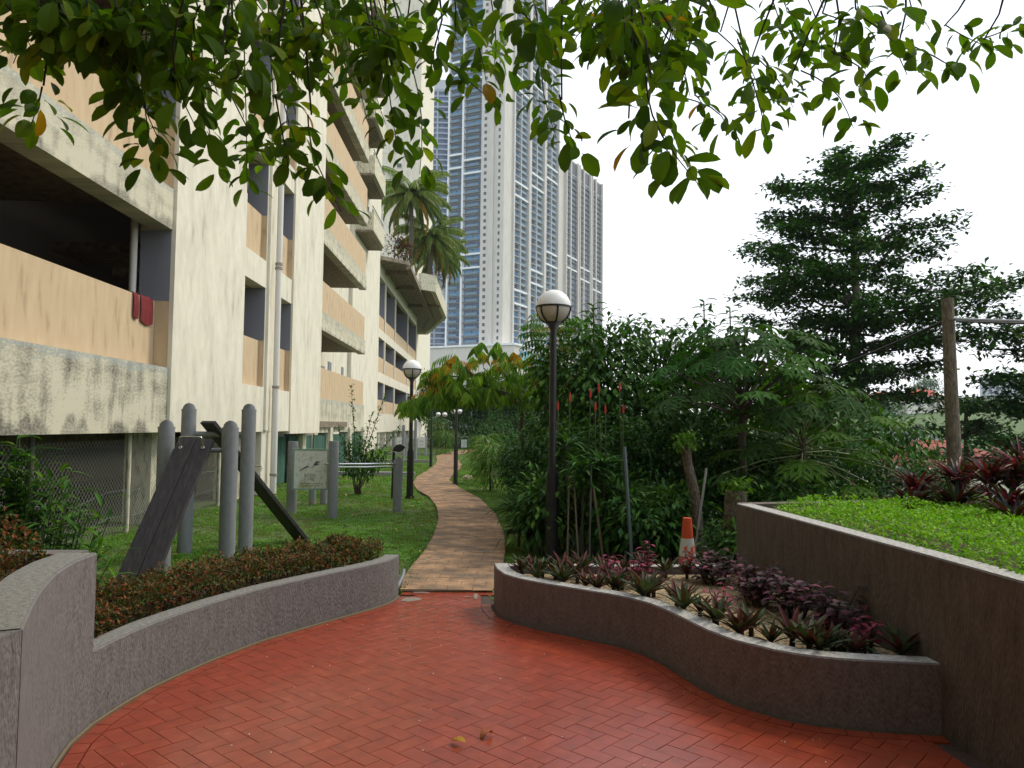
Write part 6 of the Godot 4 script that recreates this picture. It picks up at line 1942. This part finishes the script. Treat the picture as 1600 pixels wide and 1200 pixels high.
# ---------------------------------------------------------------- the tree that hangs over the camera
const TWIGS := [
	[-1.63, 2.99, -2.51, -1.64, 2.82, -2.61, 8],
	[-1.36, 2.86, -2.27, -1.04, 2.82, -2.37, 14],
	[-1.36, 2.99, -2.47, -1.2, 2.64, -2.57, 12],
	[-1.28, 3.04, -2.55, -1.14, 2.54, -2.65, 16],
	[-1.21, 3.1, -2.66, -1.21, 2.5, -2.76, 16],
	[-1.1, 2.93, -2.55, -1.05, 2.79, -2.65, 9],
	[-0.92, 2.88, -2.25, -0.91, 2.5, -2.35, 12],
	[-1.27, 3.5, -3.34, -1.16, 2.65, -3.29, 16],
	[-1.1, 3.47, -3.29, -1.03, 2.57, -3.22, 16],
	[-0.86, 3.23, -2.86, -0.8, 2.76, -2.77, 11],
	[-0.89, 3.27, -3.27, -0.82, 2.76, -3.21, 10],
	[-0.7, 2.77, -2.87, -0.58, 2.42, -2.94, 11],
	[-0.79, 2.79, -2.75, -0.76, 2.55, -2.84, 9],
	[-0.75, 3.27, -2.91, -0.72, 2.91, -3.02, 11],
	[-0.69, 3.45, -3.23, -0.65, 3.11, -3.35, 10],
	[-0.57, 3.41, -3.16, -0.52, 2.86, -3.11, 13],
	[-0.43, 3.29, -2.94, -0.38, 2.7, -3.05, 14],
	[-0.41, 3.35, -3.41, -0.32, 2.71, -3.35, 13],
	[-0.42, 2.94, -2.61, -0.37, 2.75, -2.55, 6],
	[-0.35, 3.36, -3.05, -0.22, 3.04, -2.97, 9],
	[-0.24, 3.13, -3.15, 0.03, 2.91, -3.1, 9],
	[-0.15, 3.51, -3.31, -0.03, 3.08, -3.24, 11],
	[-0.02, 3.58, -3.41, 0, 3.2, -3.37, 8],
	[0.06, 2.96, -2.34, 0.17, 2.77, -2.26, 9],
	[0.22, 3.36, -3.28, 0.27, 2.83, -3.2, 14],
	[0.23, 2.75, -2.6, 0.31, 2.59, -2.72, 5],
	[0.14, 3.23, -2.8, 0.17, 2.97, -2.84, 8],
	[0.32, 3.32, -2.95, 0.48, 3.05, -2.95, 14],
	[0.55, 3.45, -3.38, 0.64, 3.15, -3.26, 12],
	[0.54, 3.14, -2.76, 0.68, 2.92, -2.74, 13],
	[0.75, 3.23, -3.12, 0.84, 3.01, -3.18, 9],
	[0.47, 2.68, -2.3, 0.6, 2.32, -2.2, 18],
	[0.49, 2.66, -2.59, 0.53, 2.55, -2.54, 4],
	[0.8, 3.03, -3.22, 1.04, 2.88, -3.28, 10],
	[1.03, 3.42, -3.41, 1.22, 3.11, -3.39, 10],
	[0.92, 3.07, -2.8, 1, 2.65, -2.71, 10],
	[1.19, 3.29, -3.37, 1.4, 3.1, -3.47, 9],
	[1.37, 3.57, -3.45, 1.48, 3.33, -3.51, 9],
	[1.42, 3.58, -3.36, 1.5, 3.29, -3.38, 9],
	[1.24, 3.55, -3.31, 1.29, 3.32, -3.26, 7],
	[1.43, 3.41, -3.21, 1.63, 3.32, -3.27, 7],
	[1.26, 3.07, -3.04, 1.52, 2.87, -3.13, 9],
	[1.42, 3.19, -3.11, 1.53, 3.03, -3.05, 5],
	[1.17, 3, -2.36, 1.27, 2.83, -2.32, 9],
	[1.33, 3.04, -2.53, 1.48, 2.87, -2.64, 9],
	[1.61, 3.16, -2.94, 1.87, 3.06, -3, 6],
	[2.1, 3.48, -3.41, 2.39, 3.4, -3.48, 7],
	[2.24, 3.39, -3.34, 2.43, 3.5, -3.35, 6],
	[1.81, 3.51, -3.21, 1.92, 3.44, -3.32, 4],
	[-0.18, 3.23, -2.83, -0.15, 3.08, -2.88, 6],
	[0.5, 3.61, -3.44, 0.37, 3.3, -3.38, 8],
	[0.68, 3, -2.39, 0.72, 2.89, -2.38, 5],
	[-1.23, 3.19, -3.37, -0.99, 2.74, -3.37, 9],
	[-1.28, 2.97, -2.44, -1.45, 2.87, -2.54, 8],
	[-0.56, 3.22, -2.82, -0.3, 3, -2.72, 10],
	[0.72, 3.26, -2.82, 0.82, 3.2, -2.94, 7],
	[-0.88, 3.25, -2.82, -0.86, 3.15, -2.89, 7],
	[-0.61, 3.56, -3.41, -0.52, 3.31, -3.29, 7],
	[0.52, 3.35, -3.13, 0.58, 3.14, -3.04, 7],
	[-0.37, 3.16, -2.91, -0.43, 3.03, -3, 7],
	[-0.72, 3.05, -2.73, -0.7, 2.95, -2.78, 7],
	[0.47, 3.16, -2.64, 0.48, 2.99, -2.67, 7],
	[-1.05, 3, -2.36, -1.08, 2.92, -2.46, 7],
	[-0.46, 3.42, -3.19, -0.48, 3.17, -3.1, 7],
	[0.48, 3.14, -2.7, 0.49, 3.04, -2.77, 7],
	[-0.78, 3.19, -2.9, -0.79, 2.98, -2.8, 7],
	[-1, 2.97, -2.29, -1.07, 2.87, -2.39, 7],
	[0.84, 3.64, -3.4, 0.85, 3.42, -3.28, 7],
	[-0.54, 3.58, -3.45, -0.48, 3.43, -3.47, 7],
	[-1.04, 3.01, -2.42, -1.02, 2.94, -2.52, 7],
	[0.5, 3.12, -2.82, 0.56, 2.98, -2.82, 7],
	[-1.08, 2.85, -2.32, -1.16, 2.78, -2.42, 7],
	[-0.43, 2.92, -2.47, -0.48, 2.85, -2.55, 7],
	[0.57, 3.03, -2.48, 0.54, 2.92, -2.52, 7],
	[-1.4, 2.92, -2.42, -1.45, 2.83, -2.52, 7],
	[-1.35, 2.9, -2.36, -1.42, 2.83, -2.46, 7],
	[0.47, 3.4, -3.13, 0.5, 3.27, -3.24, 7],
	[-1.49, 3.1, -2.55, -1.6, 3.02, -2.65, 7],
	[-1.27, 3.63, -3.37, -1.19, 3.38, -3.25, 7],
	[0.63, 3.62, -3.49, 0.7, 3.42, -3.49, 7],
	[-1.34, 2.99, -2.34, -1.37, 2.93, -2.44, 7],
	[-0.71, 3.31, -2.97, -0.72, 3.14, -2.99, 7],
	[0.43, 3.67, -3.43, 0.38, 3.46, -3.38, 7],
	[-0.41, 3.01, -2.59, -0.37, 2.88, -2.62, 7],
	[-1.42, 2.95, -2.32, -1.48, 2.86, -2.42, 7],
	[0.36, 2.94, -2.3, 0.41, 2.84, -2.34, 7],
	[-0.62, 3.06, -2.57, -0.64, 2.96, -2.68, 7],
	[-0.91, 3.06, -2.43, -0.86, 2.91, -2.43, 7],
	[0.72, 3.42, -3.02, 0.74, 3.23, -3.02, 7],
	[-1.32, 2.82, -2.26, -1.43, 2.72, -2.36, 7],
	[-1.15, 2.82, -2.33, -1.23, 2.73, -2.43, 7],
	[0.56, 2.88, -2.38, 0.56, 2.68, -2.26, 7],
	[-1.08, 3.01, -2.57, -1.13, 2.89, -2.67, 7],
	[-0.74, 3.51, -3.25, -0.68, 3.33, -3.2, 7],
	[0.76, 3.31, -3, 0.75, 3.17, -3.06, 7],
	[-1.04, 2.9, -2.6, -1.04, 2.81, -2.7, 7],
	[-1.1, 2.81, -2.21, -1.16, 2.75, -2.31, 7],
	[-1.26, 2.84, -2.38, -1.28, 2.76, -2.48, 7],
	[-1.29, 3.3, -3.41, -1.29, 3.17, -3.52, 7],
	[-0.84, 2.77, -2.37, -0.89, 2.66, -2.39, 7],
	[-1.2, 3.21, -2.69, -1.22, 3.12, -2.79, 7],
	[-0.86, 2.89, -2.47, -0.8, 2.75, -2.44, 7],
	[-1.54, 2.74, -2.61, -1.63, 2.65, -2.71, 7],
	[-0.93, 2.92, -2.39, -0.98, 2.85, -2.49, 7],
	[-1.43, 3.09, -2.51, -1.45, 3.01, -2.61, 7]
]

func overhead_tree() -> void:
	var o := thing("overhanging_tree", "tree whose leafy branches hang into the top of the view", "tree", Vector3(-3.1, 0.0, 0.2))
	var bark := Color(0.045, 0.035, 0.028)
	var org := Vector3(-3.1, 0.0, 0.2)
	var wb := MB.new()
	limb(wb, Vector3(0, -0.2, 0), Vector3(0.2, 2.9, -0.3), 0.14, 0.10, 0.02, bark, 12)
	var spine := [Vector3(-2.9, 2.9, -0.1), Vector3(-2.3, 3.5, -1.6), Vector3(-1.2, 3.62, -2.5), Vector3(0.0, 3.72, -2.8), Vector3(1.2, 3.65, -2.9), Vector3(2.4, 3.5, -3.0)]
	var sp := []
	for p in spine: sp.append(p - org)
	wb.tube(sp, [0.10, 0.075, 0.055, 0.045, 0.035, 0.02], 9, bark)
	var leaves := []
	for t in TWIGS:
		var a := Vector3(t[0], t[1], t[2])
		var b := Vector3(t[3], t[4], t[5])
		var best: Vector3 = spine[1]
		for i in spine.size() - 1:
			for k in 5:
				var q: Vector3 = spine[i].lerp(spine[i + 1], k / 5.0)
				if q.distance_squared_to(a) < best.distance_squared_to(a): best = q
		var pts := []
		for i in 6: pts.append(best.lerp(a, i / 5.0) + Vector3(rng.randfn(0, 0.015), 0.05 * sin(i / 5.0 * PI), rng.randfn(0, 0.015)) - org)
		wb.tube(pts, [0.009, 0.007, 0.006, 0.005, 0.004, 0.0035], 6, bark)
		pts = []
		var side := Vector3(rng.randfn(0, 1), rng.randfn(0, 0.6), rng.randfn(0, 1)) * 0.03
		for i in 6: pts.append(a.lerp(b, i / 5.0) + side * sin(i / 5.0 * PI) - org)
		wb.tube(pts, [0.0035, 0.003, 0.003, 0.0025, 0.002, 0.0015], 5, bark)
		var n: int = int(t[6] * 2.5)
		for i in n:
			var f := pow((i + rng.randf()) / n, 0.75)
			var p := a.lerp(b, f) + side * sin(f * PI)
			var ang := i * 2.4 + rng.randf()
			var d := Vector3(cos(ang), rng.randf_range(-1.3, 0.25), sin(ang)).normalized()
			var off := Vector3(cos(ang), 0.0, sin(ang)) * rng.randf_range(0.0, 0.085)
			leaves.append([p + off - org, d, rng.randf_range(0.06, 0.118), ang])
	leaves.sort_custom(func(x, y): return (x[0] + org - cam.position).length() / x[2] < (y[0] + org - cam.position).length() / y[2])
	var cols := [Color(0.06, 0.12, 0.016), Color(0.085, 0.16, 0.018), Color(0.09, 0.16, 0.018), Color(0.04, 0.08, 0.018), Color(0.11, 0.18, 0.02), Color(0.05, 0.09, 0.02), Color(0.075, 0.14, 0.02), Color(0.06, 0.115, 0.016), Color(0.15, 0.20, 0.02), Color(0.30, 0.15, 0.02)]
	var meshes := []
	for k in cols.size():
		cols[k] = Color(cols[k].r * 1.55, cols[k].g * 1.55, cols[k].b * 1.2)
		var mb := MB.new()
		mb.leaf(Vector3.ZERO, Vector3(0, 0, -1), Vector3.UP, 1.0, 0.42 + 0.07 * (k % 4), cols[k], 7, 0.5 + 0.25 * (k % 4), 0.10 + 0.03 * (k % 3), 0.58)
		mb.tube([Vector3(0, 0, 0.07), Vector3(0, 0, -0.05)], [0.012, 0.01], 4, cols[k])
		meshes.append(mb.mesh())
	var rest := MB.new()
	var lm := leafy(0.5, 0.8)
	for i in leaves.size():
		var l: Array = leaves[i]
		var k := rng.randi() % 9 if rng.randf() > 0.006 else 9
		if i < 300:
			var up := Vector3.UP.rotated(l[1], rng.randf_range(-0.9, 0.9)) if absf(l[1].y) < 0.98 else Vector3.RIGHT
			part(o, "leaf", meshes[k], lm, Transform3D(Basis.looking_at(l[1], up).scaled_local(Vector3.ONE * l[2]), l[0]))
		else:
			rest.leaf(l[0], l[1], Vector3.UP.rotated(Vector3.BACK, rng.randf_range(-0.8, 0.8)), l[2], l[2] * rng.randf_range(0.38, 0.6), vary(cols[k], 0.1), 6, 0.7, 0.12, 0.58)
	# the rest of the crown above the frame
	for i in 9000:
		var c := Vector3(rng.randf_range(-4.2, 5.5), rng.randf_range(3.7, 5.2), rng.randf_range(-4.0, 3.5))
		if seen_at(c, 0.12): continue
		rest.leaf(c - org, rdir(0.5), Vector3.UP, rng.randf_range(0.1, 0.16), 0.06, vary(cols[rng.randi() % 8], 0.1), 3, 0.7, 0.12, 0.58)
	part(o, "branches", wb.mesh(), tinted(0.9))
	var r := part(o, "crown", rest.mesh(), lm)
	r.set_meta("kind", "stuff")

# ---------------------------------------------------------------- beyond the slope on the right
func house(at: Vector3, turn: float, w: float, d: float, h: float, roof: Color, label: String) -> void:
	var o := thing("tiled_house", label, "house", at, turn, "houses beyond the slope")
	bx(o, "wall", -w / 2, w / 2, -1.0, h, -d / 2, d / 2, mat(0.62, 0.60, 0.52, 0.9))
	var mb := MB.new()
	var e := 0.5
	var rh := w * 0.22
	var A := [Vector3(-w / 2 - e, h - 0.1, d / 2 + e), Vector3(w / 2 + e, h - 0.1, d / 2 + e), Vector3(w / 2 + e, h - 0.1, -d / 2 - e), Vector3(-w / 2 - e, h - 0.1, -d / 2 - e)]
	var r0 := Vector3(-w * 0.22, h + rh, 0); var r1 := Vector3(w * 0.22, h + rh, 0)
	mb.quad(A[0], r0, r1, A[1], Color.WHITE)
	mb.quad(A[2], r1, r0, A[3], Color.WHITE)
	mb.tri(A[1], r1, A[2], Color.WHITE)
	mb.tri(A[3], r0, A[0], Color.WHITE)
	var s := noise(4, 0.1).seed
	part(o, "roof", mb.mesh(), grained(ntex(210, 0.06, [[0.0, roof.r * 0.6, roof.g * 0.6, roof.b * 0.6], [1.0, roof.r * 1.2, roof.g * 1.2, roof.b * 1.2]]), Vector3(1.5, 1.5, 0.3), 0.9))
	var ed := MB.new()
	for i in 4: ed.tube([A[i] + Vector3(0, 0.02, 0), A[(i + 1) % 4] + Vector3(0, 0.02, 0)], [0.09, 0.09], 5)
	part(o, "gutter", ed.mesh(), mat(0.55, 0.53, 0.48, 0.8))
	for x in [-0.28, 0.08]:
		var win := bx(o, "window", w * x, w * (x + 0.18), h * 0.35, h * 0.8, d / 2 + 0.002, d / 2 + 0.05, mat(0.5, 0.48, 0.42, 0.7))
		bx(win, "pane", -w * 0.075, w * 0.075, -h * 0.18, h * 0.18, 0.026, 0.04, mat(0.04, 0.045, 0.05, 0.3))
	bx(o, "door", w * 0.32, w * 0.42, 0.0, h * 0.8, d / 2 + 0.002, d / 2 + 0.06, mat(0.12, 0.07, 0.05, 0.7))

func far_side() -> void:
	var hy := height(22.5, -38.0)
	house(Vector3(23.2, hy, -40.0), 0.35, 6.0, 7.0, 3.4, Color(0.26, 0.055, 0.03), "low house with red tiled hip roof behind the papayas")
	var o := thing("boundary_wall", "sunlit cream boundary wall seen through the leaves right of the wooden pole", "wall", Vector3(24.0, height(24.0, -33.0), -33.0), -0.1)
	bx(o, "panel", -1.8, 9.0, -0.5, 3.4, -0.1, 0.1, mat(0.72, 0.68, 0.52, 0.9))
	bx(o, "cap", -1.9, 9.1, 3.4, 3.52, -0.16, 0.16, mat(0.6, 0.57, 0.45, 0.9))
	for q in [[112.0, -215.0, 0.2, 11.0, Color(0.45, 0.16, 0.08), "distant hillside house with orange roof, left of the pair"], [121.0, -212.0, -0.25, 9.0, Color(0.42, 0.07, 0.04), "distant hillside house with red roof, right of the pair"], [60.0, -110.0, 0.1, 14.0, Color(0.16, 0.18, 0.20), "long grey roofed shed in the valley"]]:
		house(Vector3(q[0], height(q[0], q[1]) - 0.5, q[1]), q[2], q[3], 8.0, 4.5 if q[3] < 12 else 2.6, q[4], q[5])
	# distant flats at the right edge
	for q in [[222.0, -330.0, 25.0, 12.0, "leftmost slab of the pale distant flats at the right edge"], [236.0, -335.0, 27.0, 14.0, "tallest slab of the pale distant flats at the right edge"], [192.0, -300.0, 15.0, 20.0, "low white block left of the distant flats"]]:
		var t := thing("distant_flats", q[4], "building", Vector3(q[0], 0, q[1]), -0.55, "distant flats")
		bx(t, "wall", -q[3] / 2, q[3] / 2, 0.0, q[2], -7.0, 7.0, mat(0.55, 0.58, 0.60, 0.9))
		for i in 5:
			var x: float = -q[3] / 2 + (i + 0.3) * q[3] / 5
			bx(t, "window_strip", x, x + q[3] * 0.08, 2.0, q[2] - 2.0, 7.0, 7.3, mat(0.16, 0.20, 0.24, 0.4))
			bx(t, "rib", x + q[3] * 0.11, x + q[3] * 0.14, 0.0, q[2] + 1.0, 7.0, 8.0, mat(0.6, 0.62, 0.63, 0.9))
	var g := "trees on the far slope"
	var spots := [[16.0, -48.0, 4.6, "behind the house roof, left"], [27.0, -56.0, 5.0, "above the red roofed house"], [34.0, -52.0, 5.0, "behind the boundary wall"], [44.0, -90.0, 7.0, "in the valley below the shed"], [58.0, -130.0, 8.0, "rising behind the grey shed"], [80.0, -170.0, 9.0, "in front of the hillside houses, left"], [96.0, -185.0, 8.0, "in front of the hillside houses, right"], [105.0, -235.0, 9.0, "behind the hillside houses"], [130.0, -225.0, 9.0, "right of the hillside houses"], [20.0, -62.0, 6.0, "behind the big layered tree"], [70.0, -140.0, 8.0, "below the hillside houses"]]
	for q in spots: dome_tree("slope_tree", "rounded tree on the far slope, %s" % q[3], Vector3(q[0], 0, q[1]), q[2], q[2] * 0.62, 260, 0.35 if q[1] > -100 else 0.7, GREEN, g)
	# low greenery filling the slope just beyond the planter
	var sl := [[6.3, -12.5, "nearest the wooden pole"], [6.8, -15.5, "behind the smaller papaya"], [11.5, -16.5, "under the right edge tree"], [13.5, -18.5, "at the right edge"]]
	for q in sl: bush("slope_bush", "loose green bush on the slope %s" % q[2], Vector3(q[0], 0, q[1]), 2.0, 1.1, 0.9, 75, 0.2, 0.07, GREEN + [LIGHT[2]], "bushes on the slope", 5, 0.3)
	# parked car glimpsed between the stems
	var c := thing("parked_car", "white car with red tail lamps glimpsed between the papaya stems", "car", Vector3(6.3, height(6.3, -16.5), -16.5), 0.5)
	var body := MB.new()
	var prof := [Vector2(-1.9, 0.35), Vector2(-1.9, 0.85), Vector2(-1.6, 0.95), Vector2(-1.2, 1.4), Vector2(0.6, 1.42), Vector2(1.1, 0.98), Vector2(1.9, 0.88), Vector2(2.0, 0.4)]
	for i in prof.size():
		var p: Vector2 = prof[i]; var q: Vector2 = prof[(i + 1) % prof.size()]
		body.quad(Vector3(-0.8, p.y, p.x), Vector3(-0.8, q.y, q.x), Vector3(0.8, q.y, q.x), Vector3(0.8, p.y, p.x), Color.WHITE)
	for x in [-0.8, 0.8]:
		for i in range(1, prof.size() - 1): body.tri(Vector3(x, prof[0].y, prof[0].x), Vector3(x, prof[i].y, prof[i].x), Vector3(x, prof[i + 1].y, prof[i + 1].x), Color.WHITE)
	part(c, "body", body.mesh(), mat(0.7, 0.7, 0.7, 0.25))
	for x in [-0.62, 0.62]:
		bx(c, "tail_lamp", x - 0.15, x + 0.15, 0.72, 0.95, 1.96, 2.03, mat(0.5, 0.01, 0.01, 0.3))
	bx(c, "rear_window", -0.6, 0.6, 1.0, 1.3, 0.86, 0.95, mat(0.02, 0.025, 0.03, 0.1))
	for x in [-0.78, 0.78]:
		for z in [-1.25, 1.25]:
			var wh := bar(c, "wheel", [Vector3(x - 0.09, 0.31, z), Vector3(x + 0.09, 0.31, z)], 0.31, mat(0.02, 0.02, 0.02, 0.8), 18)
			bar(wh, "rim", [Vector3(x - 0.1, 0.31, z), Vector3(x + 0.1, 0.31, z)], 0.19, mat(0.5, 0.5, 0.5, 0.3, 0.8), 14)

# the block the camera stands in front of: it keeps the sky behind from lighting the faces turned this way
func rear_building() -> void:
	var o := thing("entrance_block", "cream apartment block behind the viewer", "building", Vector3(0, 0, 7.0))
	bx(o, "wall", -16.0, 12.0, 0.0, 16.0, 0.0, 10.0, mat(0.55, 0.50, 0.40, 0.9))
	bx(o, "porch_roof", -6.0, 8.0, 3.4, 3.7, -4.0, -0.002, mat(0.45, 0.42, 0.36, 0.9))
	for x in [-5.5, 7.5]: bx(o, "porch_column", x - 0.2, x + 0.2, 0.0, 3.4, -3.8, -3.4, mat(0.5, 0.46, 0.38, 0.9))
	for k in 4:
		for i in 7:
			var w := bx(o, "window", -14.0 + i * 3.6, -12.2 + i * 3.6, 5.0 + k * 2.9, 6.4 + k * 2.9, -0.06, -0.002, mat(0.3, 0.3, 0.28, 0.6))
			bx(w, "pane", -0.8, 0.8, -0.6, 0.6, -0.045, -0.031, mat(0.04, 0.05, 0.06, 0.15))
